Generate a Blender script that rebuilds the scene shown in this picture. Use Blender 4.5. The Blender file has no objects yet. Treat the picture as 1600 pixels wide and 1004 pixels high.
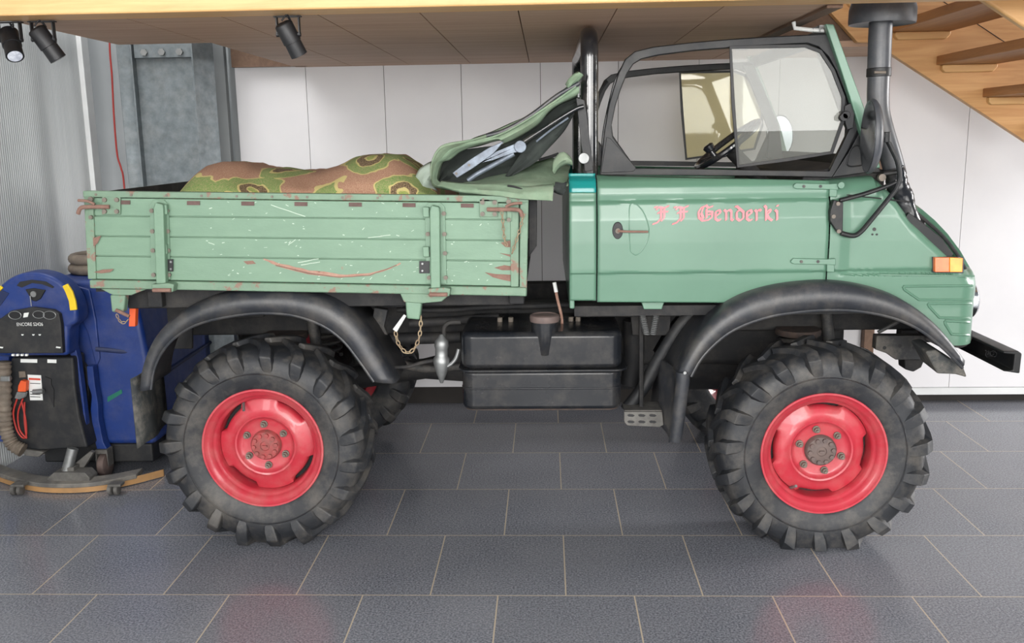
import bpy, bmesh, math, random
from mathutils import Vector, Matrix, noise
R = math.radians
PI = math.pi
scene = bpy.context.scene
COL = scene.collection
random.seed(7)

# ------------------------------------------------------------ camera
F_PX = 1463.0
PITCH, YAW, ROLL = R(11.0), R(2.2), R(-0.9)
CAM = Vector((0, 0, 1.65))
cy_, sy_, ct_, st_ = math.cos(YAW), math.sin(YAW), math.cos(PITCH), math.sin(PITCH)
FWD = Vector((-sy_ * ct_, cy_ * ct_, -st_))
R0 = Vector((cy_, sy_, 0)); U0 = R0.cross(FWD)
cr_, sr_ = math.cos(ROLL), math.sin(ROLL)
RGT = cr_ * R0 + sr_ * U0
UPV = -sr_ * R0 + cr_ * U0
cd = bpy.data.cameras.new('camera'); cam = bpy.data.objects.new('camera', cd); COL.objects.link(cam)
cd.sensor_width = 36.0; cd.sensor_fit = 'HORIZONTAL'; cd.lens = 36.0 * F_PX / 1600.0
cd.clip_end = 100
M3 = Matrix((RGT, UPV, -FWD)).transposed()
cam.matrix_world = Matrix.Translation(CAM) @ M3.to_4x4()
scene.camera = cam

# ------------------------------------------------------------ view + world + daylight
vs = scene.view_settings
vs.view_transform = 'Standard'; vs.look = 'None'; vs.gamma = 1.0; vs.use_curve_mapping = False
vs.exposure = -0.04
w = bpy.data.worlds.new('daylight'); scene.world = w; w.use_nodes = True
bgn = w.node_tree.nodes['Background']
bgn.inputs[0].default_value = (0.86, 0.93, 1.0, 1); bgn.inputs[1].default_value = 0.26

def area(name, loc, target, sx, sy, power, col=(1, 1, 1)):
    l = bpy.data.lights.new(name, 'AREA'); l.shape = 'RECTANGLE'; l.size = sx; l.size_y = sy
    l.energy = power; l.color = col
    o = bpy.data.objects.new(name, l); COL.objects.link(o); o.location = loc
    o.rotation_euler = (Vector(target) - Vector(loc)).to_track_quat('-Z', 'Y').to_euler()
    return o
area('daylight_window_left', (-3.6, -2.6, 2.7), (-0.6, 4.2, 0.9), 2.2, 2.6, 235, (1.0, 0.98, 0.95))
area('daylight_window_middle', (0.4, -3.0, 2.9), (0.2, 4.2, 1.0), 2.2, 2.6, 235, (1.0, 0.98, 0.95))
area('daylight_window_right', (4.8, -2.4, 2.7), (1.2, 4.4, 1.0), 2.2, 2.6, 190, (1.0, 0.98, 0.95))
area('skylight_over_stair', (4.8, 3.6, 4.6), (2.0, 5.4, 0.8), 2.0, 2.0, 12, (1.0, 0.98, 0.96))
area('facade_daylight', (0.3, -4.6, 2.35), (0.3, 5.6, 1.75), 10.0, 1.3, 400, (1.0, 0.985, 0.97))
area('fill_lamp_left', (-2.45, 4.2, 3.6), (-1.2, 5.7, 1.5), 1.0, 1.6, 45, (1.0, 0.98, 0.96))  # added fill lamp, high at the left, for the column and back wall
area('paving_bounce_fill', (0.3, -1.6, 0.02), (0.0, 3.9, 2.3), 9.0, 2.0, 270, (1.0, 0.97, 0.93))  # added floor-level lamp standing in for light bounced up to the ceiling
area('side_fill', (9.0, 4.9, 2.2), (0.0, 5.5, 1.7), 1.8, 1.8, 700, (1.0, 0.98, 0.97))  # unseen lamp added at the right to brighten the wall behind the truck

# ------------------------------------------------------------ pixel (1600x1004) -> world
def ray(x, y):
    return FWD + RGT * ((x - 800) / F_PX) - UPV * ((y - 502) / F_PX)
def P(x, y, Y):
    d = ray(x, y); return CAM + d * (Y / d.y)
def PZ(x, y, z):
    d = ray(x, y); return CAM + d * ((z - CAM.z) / d.z)
def PX(x, y, X):
    d = ray(x, y); return CAM + d * (X / d.x)
YC = 4.42
def mir(v): return Vector((v[0], 2 * YC - v[1], v[2]))

# ------------------------------------------------------------ objects
def finish(name, bm, mat, parent=None, smooth=35, bevel=0, seg=2, merge=True, solid=0, sub=0, kind=None):
    if merge: bmesh.ops.remove_doubles(bm, verts=bm.verts, dist=1e-5)
    bmesh.ops.recalc_face_normals(bm, faces=bm.faces)
    me = bpy.data.meshes.new(name); bm.to_mesh(me); bm.free()
    if isinstance(mat, (list, tuple)):
        for m in mat: me.materials.append(m)
    else: me.materials.append(mat)
    for p in me.polygons: p.use_smooth = True
    me.set_sharp_from_angle(angle=R(smooth))
    o = bpy.data.objects.new(name, me); COL.objects.link(o)
    if parent is not None:
        o.parent = parent
        o.matrix_parent_inverse = parent_inv(parent)
    if solid:
        s = o.modifiers.new('thickness', 'SOLIDIFY'); s.thickness = solid; s.offset = 0
    if bevel:
        b = o.modifiers.new('bevel', 'BEVEL'); b.width = bevel; b.segments = seg; b.limit_method = 'ANGLE'; b.angle_limit = R(40)
        b.harden_normals = True
    if sub:
        s = o.modifiers.new('subdivision', 'SUBSURF'); s.levels = sub; s.render_levels = sub
    if kind: o['kind'] = kind
    return o
def parent_inv(p):
    M = Matrix.Identity(4); chain = []
    q = p
    while q is not None:
        chain.append(q); q = q.parent
    for q in reversed(chain):
        M = M @ q.matrix_parent_inverse @ Matrix.Translation(q.location) @ q.rotation_euler.to_matrix().to_4x4()
    return M.inverted()
def thing(name, label, cat, loc=(0, 0, 0), group=None):
    o = bpy.data.objects.new(name, None); COL.objects.link(o); o.location = loc
    o.empty_display_size = 0.1
    o['label'] = label; o['category'] = cat
    if group: o['group'] = group
    return o
def tag(o, label, cat, group=None):
    o['label'] = label; o['category'] = cat
    if group: o['group'] = group
    return o
def struct(name, bm, mat, **k):
    o = finish(name, bm, mat, **k); o['kind'] = 'structure'; return o
B = bmesh.new

# ------------------------------------------------------------ shapes
def box(bm, a, b):
    x0, y0, z0 = a; x1, y1, z1 = b
    v = [bm.verts.new(p) for p in [(x0,y0,z0),(x1,y0,z0),(x1,y1,z0),(x0,y1,z0),(x0,y0,z1),(x1,y0,z1),(x1,y1,z1),(x0,y1,z1)]]
    for f in [(0,3,2,1),(4,5,6,7),(0,1,5,4),(1,2,6,5),(2,3,7,6),(3,0,4,7)]: bm.faces.new([v[i] for i in f])
def prism(bm, pts, off):
    """closed polygon of 3D points swept by a vector"""
    off = Vector(off); n = len(pts)
    a = [bm.verts.new(p) for p in pts]; b = [bm.verts.new(Vector(p) + off) for p in pts]
    bm.faces.new(a); bm.faces.new(b[::-1])
    for i in range(n): bm.faces.new((a[i], b[i], b[(i+1) % n], a[(i+1) % n]))
def pp(bm, px, Y, d):
    """pixel outline standing in the plane Y, thickness d away from the camera side"""
    prism(bm, [P(x, y, Y) for x, y in px], (0, d, 0))
def ppm(bm, px, Y, d):
    pp(bm, px, Y, d); prism(bm, [mir(P(x, y, Y)) for x, y in px], (0, -d, 0))
def ring_faces(bm, A, Bq, closed=True):
    n = len(A)
    for i in range(n if closed else n - 1):
        j = (i + 1) % n
        vs_ = []
        for v in (A[i], A[j], Bq[j], Bq[i]):
            if v not in vs_: vs_.append(v)
        if len(vs_) > 2:
            try: bm.faces.new(vs_)
            except ValueError: pass
def spline(pts, n=8):
    pts = [Vector(p) for p in pts]
    if len(pts) < 3: return pts
    out = []
    for i in range(len(pts) - 1):
        p0 = pts[max(i-1, 0)]; p1 = pts[i]; p2 = pts[i+1]; p3 = pts[min(i+2, len(pts)-1)]
        for k in range(n):
            t = k / n
            out.append(0.5 * ((2*p1) + (p2-p0)*t + (2*p0-5*p1+4*p2-p3)*t*t + (3*p1-p0-3*p2+p3)*t**3))
    out.append(pts[-1]); return out
def tube(bm, pts, r, seg=12, caps=True, flat=None):
    pts = [Vector(p) for p in pts]; n = len(pts)
    rr = r if isinstance(r, (list, tuple)) else [r] * n
    if len(rr) != n: rr = [rr[0] + (rr[-1]-rr[0]) * i / (n-1) for i in range(n)]
    up = None; rings = []
    for i, p in enumerate(pts):
        t = (pts[min(i+1, n-1)] - pts[max(i-1, 0)]).normalized()
        if up is None:
            up = Vector((0, 0, 1)) if abs(t.z) < 0.9 else Vector((0, 1, 0))
        a = (up - t * up.dot(t)).normalized(); b = t.cross(a); up = a
        ra, rb = (rr[i], rr[i]) if not flat else (rr[i] * flat[0], rr[i] * flat[1])
        rings.append([bm.verts.new(p + a * math.cos(2*PI*k/seg) * ra + b * math.sin(2*PI*k/seg) * rb) for k in range(seg)])
    for i in range(n-1): ring_faces(bm, rings[i], rings[i+1])
    if caps: bm.faces.new(rings[0][::-1]); bm.faces.new(rings[-1])
def cyl(bm, a, b, r, seg=20, r2=None):
    tube(bm, [a, b], [r, r if r2 is None else r2], seg)
def lathe(bm, prof, c, seg=64, a0=0, a1=2*PI, axis='y', sgn=1):
    """profile of (radius, offset along axis)"""
    full = abs(a1 - a0 - 2*PI) < 1e-6
    rings = []
    for k in range(seg if full else seg + 1):
        t = a0 + (a1 - a0) * k / seg
        ring = []
        for r, y in prof:
            if axis == 'y': q = Vector((c[0] + r*math.cos(t), c[1] + sgn*y, c[2] + r*math.sin(t)))
            else: q = Vector((c[0] + r*math.cos(t), c[1] + r*math.sin(t), c[2] + y))
            ring.append(bm.verts.new(q))
        rings.append(ring)
    for k in range(len(rings) - (0 if full else 1)): ring_faces(bm, rings[k], rings[(k+1) % len(rings)], closed=False)
def sheet(bm, grid):
    V = [[bm.verts.new(p) for p in row] for row in grid]
    for i in range(len(V)-1): ring_faces(bm, V[i], V[i+1], closed=False)
def resample(pts, n):
    pts = [Vector(p) for p in pts]; L = [0]
    for i in range(1, len(pts)): L.append(L[-1] + (pts[i]-pts[i-1]).length)
    out = []; j = 0
    for k in range(n):
        s = L[-1] * k / (n-1)
        while j < len(pts)-2 and L[j+1] < s: j += 1
        d = L[j+1]-L[j]; out.append(pts[j].lerp(pts[j+1], (s-L[j])/d if d > 1e-9 else 0))
    return out
def interp(x, tab):
    if x <= tab[0][0]: return tab[0][1]
    for (a, b), (c, d) in zip(tab, tab[1:]):
        if x <= c: return b + (d-b) * (x-a) / (c-a)
    return tab[-1][1]
def nz(p, s=1.0): return noise.noise(Vector(p) * s)
def hexnut(bm, c, r, d, sgn=-1, seg=6):
    a = [Vector((c[0] + r*math.cos(2*PI*k/seg), c[1], c[2] + r*math.sin(2*PI*k/seg))) for k in range(seg)]
    prism(bm, a, (0, sgn*d, 0))

# ------------------------------------------------------------ materials
def lin(c):
    return tuple(((v/255)/12.92 if v/255 <= 0.04045 else ((v/255+0.055)/1.055)**2.4) for v in c) + (1,)
class NT:
    def __init__(s, name):
        s.m = bpy.data.materials.new(name); s.m.use_nodes = True; s.t = s.m.node_tree
        s.b = s.t.nodes['Principled BSDF']; s.co = s.t.nodes.new('ShaderNodeTexCoord')
    def n(s, typ, **k):
        o = s.t.nodes.new(typ)
        for a, v in k.items():
            if a.startswith('_'): setattr(o, a[1:], v)
        return o
    def l(s, a, b): s.t.links.new(a, b)
    def mapping(s, scale=(1,1,1), loc=(0,0,0), rot=(0,0,0)):
        m = s.n('ShaderNodeMapping'); m.inputs['Scale'].default_value = scale; m.inputs['Location'].default_value = loc
        m.inputs['Rotation'].default_value = rot
        s.l(s.co.outputs['Object'], m.inputs['Vector']); return m.outputs[0]
    def noise(s, vec, scale, detail=4, rough=0.6, dist=0):
        o = s.n('ShaderNodeTexNoise'); o.inputs['Scale'].default_value = scale; o.inputs['Detail'].default_value = detail
        o.inputs['Roughness'].default_value = rough; o.inputs['Distortion'].default_value = dist
        s.l(vec, o.inputs['Vector']); return o.outputs['Fac']
    def ramp(s, fac, a, b, ca=(0,0,0,1), cb=(1,1,1,1)):
        o = s.n('ShaderNodeValToRGB'); e = o.color_ramp.elements
        e[0].position = a; e[0].color = ca; e[1].position = b; e[1].color = cb
        s.l(fac, o.inputs[0]); return o.outputs[0]
    def mix(s, fac, a, b, mode='MIX'):
        o = s.n('ShaderNodeMix'); o.data_type = 'RGBA'; o.blend_type = mode
        if isinstance(fac, (int, float)): o.inputs[0].default_value = fac
        else: s.l(fac, o.inputs[0])
        for i, v in ((6, a), (7, b)):
            if isinstance(v, tuple): o.inputs[i].default_value = v
            else: s.l(v, o.inputs[i])
        return o.outputs[2]
    def math(s, op, a, b=0.0):
        o = s.n('ShaderNodeMath'); o.operation = op
        for i, v in ((0, a), (1, b)):
            if isinstance(v, (int, float)): o.inputs[i].default_value = v
            else: s.l(v, o.inputs[i])
        return o.outputs[0]
    def bump(s, h, strength=0.2, dist=0.01):
        o = s.n('ShaderNodeBump'); o.inputs['Strength'].default_value = strength; o.inputs['Distance'].default_value = dist
        s.l(h, o.inputs['Height']); s.l(o.outputs[0], s.b.inputs['Normal'])
    def set(s, **k):
        for a, v in k.items():
            i = s.b.inputs[a.replace('_', ' ')]
            if hasattr(v, 'is_linked') or hasattr(v, 'links'): s.l(v, i)
            else: i.default_value = v
        return s
def surf(name, col, col2=None, scale=6, rough=0.5, metal=0.0, bump=0.0, bscale=30, rust=0, rustcol=(120, 72, 58), dust=0, coat=0.0, spec=0.5, rvar=0.1, stretch=(1,1,1)):
    s = NT(name); v = s.mapping(stretch)
    c = lin(col)
    f = s.ramp(s.noise(v, scale, 5), 0.3, 0.7)
    out = s.mix(f, c, lin(col2) if col2 else tuple(x*0.82 for x in c[:3]) + (1,))
    if dust: out = s.mix(s.math('MULTIPLY', s.ramp(s.noise(s.mapping((1,1,1),(3,1,5)), 9, 6, 0.7), 0.45, 0.75), dust), out, lin((170, 160, 145)))
    if rust:
        m = s.ramp(s.noise(s.mapping((1,1,1),(7,2,9)), 14, 8, 0.68), 0.74-rust*0.25, 0.78-rust*0.25)
        out = s.mix(m, out, lin(rustcol))
        s.set(Roughness=s.math('ADD', s.math('MULTIPLY', m, 0.4), rough))
    else:
        s.set(Roughness=s.math('ADD', s.math('MULTIPLY', f, rvar), rough))
    s.set(Base_Color=out, Metallic=metal)
    s.b.inputs['Coat Weight'].default_value = coat
    s.b.inputs['Specular IOR Level'].default_value = spec
    if bump: s.bump(s.noise(s.mapping(stretch), bscale, 4), bump, 0.01)
    return s.m
def wood(name, c1, c2, axis=0, scale=1.0, rough=0.5, knots=False):
    s = NT(name); sc = [14, 14, 14]; sc[axis] = 1.1
    v = s.mapping(tuple(x*scale for x in sc))
    n1 = s.noise(v, 1.6, 5, 0.65, 1.2)
    out = s.mix(s.ramp(n1, 0.3, 0.72), lin(c1), lin(c2))
    sc2 = [60, 60, 60]; sc2[axis] = 2.0
    out = s.mix(s.math('MULTIPLY', s.ramp(s.noise(s.mapping(tuple(sc2)), 1.3, 3), 0.5, 0.75), 0.35), out, lin(c2))
    if knots:
        k = s.n('ShaderNodeTexVoronoi'); k.inputs['Scale'].default_value = 4.0
        s.l(s.mapping((1, 1, 1)), k.inputs['Vector'])
        out = s.mix(s.ramp(k.outputs['Distance'], 0.035, 0.07, (1,1,1,1), (0,0,0,1)), out, lin((135, 80, 45)))
    s.set(Base_Color=out, Roughness=rough); s.bump(n1, 0.08, 0.004)
    return s.m

M = {}
M['green'] = surf('door_green_paint', (88, 124, 104), (82, 117, 98), 3, 0.3, bump=0.2, bscale=3.2, coat=0.18, spec=0.5, rvar=0.06)
M['turq'] = surf('turquoise_paint', (16, 122, 120), (26, 132, 128), 6, 0.3, coat=0.3)
M['bedgreen'] = surf('worn_bed_green_paint', (112, 141, 119), (104, 133, 112), 7, 0.5, bump=0.1, bscale=60, rust=0.24, rustcol=(140, 112, 98), stretch=(1, 1, 2.5))
M['bedrail'] = surf('rusty_green_rail_paint', (112, 138, 116), (103, 128, 108), 12, 0.55, bump=0.15, bscale=70, rust=0.72, rustcol=(132, 108, 96))
M['rust'] = surf('bare_rust', (116, 86, 76), (134, 106, 94), 30, 0.85, bump=0.3, bscale=90)
M['brownslot'] = surf('brown_strap_slot', (104, 82, 78), (88, 70, 66), 30, 0.8)
M['scrape'] = surf('scraped_paint', (150, 112, 98), (172, 140, 124), 40, 0.9)
M['chalk'] = surf('pale_scratch', (188, 200, 186), (168, 186, 170), 40, 0.9)
M['black'] = surf('black_frame_paint', (16, 18, 21), (22, 24, 27), 10, 0.4, dust=0.05, spec=0.35)
M['gloss'] = surf('gloss_black_tube', (20, 22, 26), (28, 30, 34), 8, 0.16, dust=0.12, coat=0.5)
M['matte'] = surf('underbody_black', (16, 17, 20), (26, 26, 28), 8, 0.7, bump=0.2, dust=0.08)
M['chassisgrey'] = surf('chassis_grey', (36, 38, 42), (48, 48, 48), 8, 0.6, bump=0.15, dust=0.3)
M['tank'] = surf('dusty_black_tank', (22, 25, 30), (30, 32, 36), 5, 0.2, bump=0.05, bscale=9, dust=0.08, coat=0.1, spec=0.3)
M['tankrust'] = surf('tank_edge_rust', (72, 56, 48), (44, 42, 42), 30, 0.8)
M['fender'] = surf('dusty_grey_black_fender', (34, 37, 42), (50, 52, 57), 6, 0.36, bump=0.12, bscale=18, dust=0.16)
M['rubber'] = surf('flap_rubber', (42, 46, 48), (60, 62, 62), 10, 0.75, bump=0.1, dust=0.4)
M['tyre'] = surf('dusty_tyre_rubber', (26, 28, 32), (42, 44, 48), 4, 0.5, bump=0.18, bscale=25, dust=0.18)
M['red'] = surf('red_wheel_paint', (182, 50, 64), (168, 42, 55), 9, 0.33, dust=0.2, coat=0.25, bump=0.04, bscale=20)
M['nut'] = surf('dull_steel_nut', (104, 98, 90), (126, 116, 106), 40, 0.6, metal=0.3)
M['hubgrey'] = surf('dark_grey_hub', (84, 72, 70), (106, 90, 84), 30, 0.6)
M['hubred'] = surf('rusty_red_hub', (164, 64, 66), (120, 72, 66), 40, 0.6)
M['pipe'] = surf('snorkel_grey_plastic', (48, 51, 57), (66, 69, 74), 8, 0.34, dust=0.12)
M['canvas'] = surf('green_canvas', (128, 150, 126), (104, 124, 102), 9, 0.85, bump=0.3, bscale=24, dust=0.2)
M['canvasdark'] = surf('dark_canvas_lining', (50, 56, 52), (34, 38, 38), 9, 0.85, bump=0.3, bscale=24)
M['canvaspale'] = surf('pale_canvas_pouch', (160, 172, 162), (146, 160, 148), 6, 0.8, bump=0.2, bscale=14)
M['strap'] = surf('silver_hood_bow', (120, 130, 142), (92, 98, 108), 24, 0.42, metal=0.35, bump=0.15, bscale=60)
M['steel'] = surf('plain_steel', (150, 152, 152), (120, 122, 122), 14, 0.4, metal=0.7)
M['chrome'] = surf('bright_chrome', (210, 214, 218), None, 10, 0.12, metal=1.0)
M['galv'] = surf('galvanised_steel', (120, 128, 132), (96, 104, 108), 22, 0.48, metal=0.35, bump=0.04, dust=0.12)
M['blue'] = surf('blue_plastic', (18, 52, 122), (15, 44, 106), 7, 0.42, dust=0.1)
M['darkblue'] = surf('dark_blue_plastic', (20, 36, 80), (18, 32, 70), 7, 0.5)
M['machineblack'] = surf('machine_black_plastic', (20, 22, 26), (28, 30, 33), 8, 0.55, dust=0.08, bump=0.05)
M['yellow'] = surf('yellow_grip_plastic', (232, 200, 32), (220, 186, 26), 20, 0.45)
M['orange'] = surf('orange_tape', (224, 92, 40), (206, 78, 34), 14, 0.5)
M['white'] = surf('white_label', (224, 226, 224), (212, 214, 212), 10, 0.6)
M['hose'] = surf('ribbed_grey_hose', (112, 100, 88), (88, 80, 72), 20, 0.7, dust=0.3)
M['redcable'] = surf('red_cable', (170, 44, 36), None, 10, 0.5)
M['squeegee'] = surf('worn_grey_squeegee', (104, 102, 98), (80, 78, 76), 12, 0.6, dust=0.4)
M['tan'] = surf('tan_rubber_blade', (176, 134, 86), (150, 116, 78), 12, 0.6)
M['bracegrey'] = surf('grey_cast_bracket', (110, 108, 104), (80, 78, 76), 20, 0.6, metal=0.3)
M['ivory'] = surf('letter_pink_paint', (232, 132, 138), (226, 118, 126), 30, 0.55)
M['woodbeam'] = wood('pale_pine_beam', (222, 178, 122), (198, 152, 98), 0, 1, 0.45, True)
M['woodstair'] = wood('pine_stringer', (222, 174, 118), (196, 142, 88), 0, 1, 0.5, True)
M['woodtread'] = wood('brown_pine_tread', (184, 128, 78), (150, 98, 58), 1, 1, 0.5)
M['cleat'] = wood('pale_cleat', (226, 182, 124), (208, 158, 102), 0, 1, 0.5, True)
M['ply'] = wood('ceiling_plywood', (196, 164, 140), (172, 138, 114), 0, 0.5, 0.6)
M['woodedge'] = wood('dark_edge_board', (120, 92, 72), (96, 72, 56), 1, 1, 0.6)

def mat_floor():
    s = NT('dark_slate_tiles')
    v = s.mapping((1, 1, 1), (-0.060 + 0.2507, -3.194, 0))
    b = s.n('ShaderNodeTexBrick'); b.offset = 0.5; b.offset_frequency = 2; b.squash = 1.0
    b.inputs['Scale'].default_value = 1.0; b.inputs['Mortar Size'].default_value = 0.0028
    b.inputs['Mortar Smooth'].default_value = 0.1
    b.inputs['Brick Width'].default_value = 0.5014; b.inputs['Row Height'].default_value = 0.5333
    b.inputs['Color1'].default_value = (0.42, 0.42, 0.42, 1); b.inputs['Color2'].default_value = (0.62, 0.62, 0.62, 1)
    b.inputs['Mortar'].default_value = (0, 0, 0, 1)
    s.l(v, b.inputs['Vector'])
    p = s.mapping((1, 1, 1))
    sp = s.ramp(s.noise(p, 130, 3, 0.7), 0.38, 0.66)
    base = s.mix(sp, lin((76, 79, 87)), lin((142, 144, 152)))
    cl = s.ramp(s.noise(p, 2.2, 5, 0.6), 0.3, 0.72)
    base = s.mix(s.math('MULTIPLY', cl, 0.35), base, lin((136, 136, 140)))
    base = s.mix(0.45, base, b.outputs['Color'], 'OVERLAY')
    out = s.mix(b.outputs['Fac'], base, lin((176, 164, 146)))
    s.set(Base_Color=out, Roughness=s.math('ADD', s.math('MULTIPLY', cl, 0.08), 0.15))
    s.b.inputs['Specular IOR Level'].default_value = 0.42
    h = s.math('SUBTRACT', s.math('MULTIPLY', sp, 0.06), b.outputs['Fac'])
    s.bump(h, 0.25, 0.002)
    return s.m
def mat_corr():
    s = NT('fine_ribbed_wall_panel')
    wv = s.n('ShaderNodeTexWave'); wv.bands_direction = 'Y'; wv.inputs['Scale'].default_value = 16.0
    wv.inputs['Distortion'].default_value = 0.0; s.l(s.mapping((1, 1, 1)), wv.inputs['Vector'])
    n = s.noise(s.mapping((1, 9, 0.4)), 3, 4)
    c = s.mix(s.ramp(n, 0.3, 0.7), lin((208, 211, 211)), lin((196, 200, 201)))
    s.set(Base_Color=c, Roughness=0.55, Metallic=0.0); s.bump(wv.outputs['Fac'], 0.35, 0.004)
    return s.m
def mat_blanket():
    s = NT('floral_blanket')
    v = s.mapping((3.7, 3.0, 4.2), (0.1, 0.2, 0.3))
    d = s.n('ShaderNodeVectorMath'); d.operation = 'ADD'
    nn = s.n('ShaderNodeTexNoise'); nn.inputs['Scale'].default_value = 2.2; s.l(v, nn.inputs['Vector'])
    sc = s.n('ShaderNodeVectorMath'); sc.operation = 'SCALE'; sc.inputs['Scale'].default_value = 0.45
    s.l(nn.outputs['Color'], sc.inputs[0]); s.l(v, d.inputs[0]); s.l(sc.outputs[0], d.inputs[1])
    k = s.n('ShaderNodeTexVoronoi'); k.inputs['Scale'].default_value = 1.0; k.inputs['Randomness'].default_value = 0.8
    s.l(d.outputs[0], k.inputs['Vector'])
    r = s.n('ShaderNodeValToRGB'); r.color_ramp.interpolation = 'CONSTANT'
    g1, g2, dk, ye, br = lin((128, 150, 70)), lin((104, 134, 70)), lin((74, 62, 38)), lin((186, 176, 112)), lin((150, 112, 92))
    e = r.color_ramp.elements; e[0].position = 0; e[0].color = g1; e[1].position = 0.09; e[1].color = ye
    for pos, c in ((0.12, dk), (0.23, ye), (0.255, g2), (0.43, ye), (0.46, br)):
        x = e.new(pos); x.color = c
    s.l(k.outputs['Distance'], r.inputs[0])
    fine = s.noise(s.mapping((1, 1, 1)), 220, 2)
    c = s.mix(s.math('MULTIPLY', s.ramp(fine, 0.4, 0.65), 0.45), r.outputs[0], lin((190, 160, 130)))
    s.set(Base_Color=c, Roughness=0.95); s.bump(fine, 0.5, 0.004)
    return s.m
def mat_glass(name, tint, rough=0.02, milk=0.25, milkcol=(200, 200, 195), refl=0.07):
    s = NT(name); t = s.t
    tr = s.n('ShaderNodeBsdfTransparent'); tr.inputs[0].default_value = lin(tint)
    gl = s.n('ShaderNodeBsdfGlossy'); gl.inputs['Roughness'].default_value = rough
    df = s.n('ShaderNodeBsdfDiffuse'); df.inputs[0].default_value = lin(milkcol)
    m1 = s.n('ShaderNodeMixShader'); m2 = s.n('ShaderNodeMixShader')
    m1.inputs[0].default_value = milk; s.l(tr.outputs[0], m1.inputs[1]); s.l(df.outputs[0], m1.inputs[2])
    m2.inputs[0].default_value = refl; s.l(m1.outputs[0], m2.inputs[1]); s.l(gl.outputs[0], m2.inputs[2])
    s.l(m2.outputs[0], t.nodes['Material Output'].inputs['Surface'])
    return s.m
M['floor'] = mat_floor(); M['corr'] = mat_corr(); M['blanket'] = mat_blanket()
M['glass'] = mat_glass('grey_sheen_glass', (236, 238, 236), 0.0, 0.12, (190, 190, 184), refl=0.03)  # grey diffuse share paints the pane's pale reflection into its colour
M['screen'] = mat_glass('windscreen_glass', (240, 243, 240), 0.0, 0.0, refl=0.0)
M['yglass'] = mat_glass('yellowed_plastic_pane', (248, 242, 214), 0.03, 0.35, (222, 214, 180))
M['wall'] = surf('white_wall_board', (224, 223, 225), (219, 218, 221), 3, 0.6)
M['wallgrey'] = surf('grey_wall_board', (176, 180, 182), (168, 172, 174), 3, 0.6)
M['trimwhite'] = surf('white_corner_trim', (228, 230, 230), None, 3, 0.4)
M['darkgap'] = surf('dark_plinth', (52, 48, 46), (44, 42, 40), 5, 0.8)
M['lampblack'] = surf('lamp_black_metal', (14, 15, 18), (20, 21, 25), 12, 0.45)
M['lens'] = surf('spot_reflector', (224, 228, 236), (150, 156, 172), 60, 0.3)
M['amber'] = surf('amber_indicator_lens', (250, 160, 40), (244, 138, 30), 30, 0.18, coat=0.6)
M['amberred'] = surf('orange_red_indicator_lens', (232, 110, 50), (224, 96, 40), 30, 0.2, coat=0.6)
M['chainm'] = surf('tarnished_chain', (160, 144, 118), (140, 120, 98), 30, 0.6, metal=0.3)
M['ink'] = surf('black_ink', (30, 30, 32), None, 5, 0.6)
M['greenink'] = surf('green_decal', (20, 104, 84), (24, 112, 92), 12, 0.5)
M['redink'] = surf('red_print', (200, 70, 50), None, 5, 0.6)
M['mirror'] = surf('mirror_housing_grey', (96, 100, 104), (110, 114, 118), 8, 0.35)
M['mirrorglass'] = surf('mirror_glass', (150, 154, 158), None, 8, 0.12, metal=1.0)
M['teal'] = surf('teal_sticker', (40, 130, 160), None, 8, 0.4)

# ============================================================ SETTING
bm = B(); box(bm, (-5, -5, -0.1), (6.5, 7.2, 0)); struct('floor', bm, M['floor'])
WY = 5.7; ZC = 2.09
# white board wall, one panel beside the other, left free of the floor
bm = B()
seams = [-1.85, -1.424, -0.957, -0.498, -0.029, 0.43, 0.90, 1.37, 1.925]
for a, b in zip(seams, seams[1:]): box(bm, (a + 0.0016, WY, 0.125), (b - 0.0016, WY + 0.03, 2.6))
for a, b in zip([1.98, 2.478, 2.95, 3.42, 3.9, 4.4, 5.0], [2.478, 2.95, 3.42, 3.9, 4.4, 5.0, 5.6]):
    box(bm, (a + 0.0015, WY, 0.105), (b - 0.0015, WY + 0.03, 3.6))
box(bm, (1.925, WY + 0.02, 0.105), (1.98, WY + 0.04, 3.6))
struct('wall_back', bm, M['wall'])
bm = B(); box(bm, (1.2, WY + 0.004, 0.055), (5.6, WY + 0.03, 0.101)); struct('baseboard_back', bm, M['trimwhite'], bevel=0.002)
bm = B(); box(bm, (-1.85, WY + 0.07, 0), (5.6, WY + 0.12, 0.13)); box(bm, (-1.85, WY+0.035, 0.13), (5.6, WY+0.12, 2.6)); struct('trim_1', bm, M['darkgap'])
bm = B(); box(bm, (1.925, WY - 0.06, 0.11), (1.985, WY - 0.001, ZC)); struct('trim_2', bm, M['woodedge'], bevel=0.003)
# left wall of fine ribbed panels, its pale corner trim and the grey recess behind the column
LX = -2.86
bm = B(); box(bm, (LX - 0.06, -1.0, 0), (LX, 5.84, 3.2)); struct('wall_left', bm, M['corr'])
bm = B(); box(bm, (LX - 0.06, 5.842, 0), (LX + 0.03, 5.93, 3.2)); struct('trim_3', bm, M['trimwhite'], bevel=0.004)
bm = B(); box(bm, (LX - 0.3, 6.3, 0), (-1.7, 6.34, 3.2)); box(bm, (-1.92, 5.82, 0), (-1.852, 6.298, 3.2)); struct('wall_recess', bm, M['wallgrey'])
bm = B(); box(bm, (-1.99, 5.74, 0), (-1.9225, 5.79, 3.2)); struct('trim_4', bm, M['wallgrey'], bevel=0.003)
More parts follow.
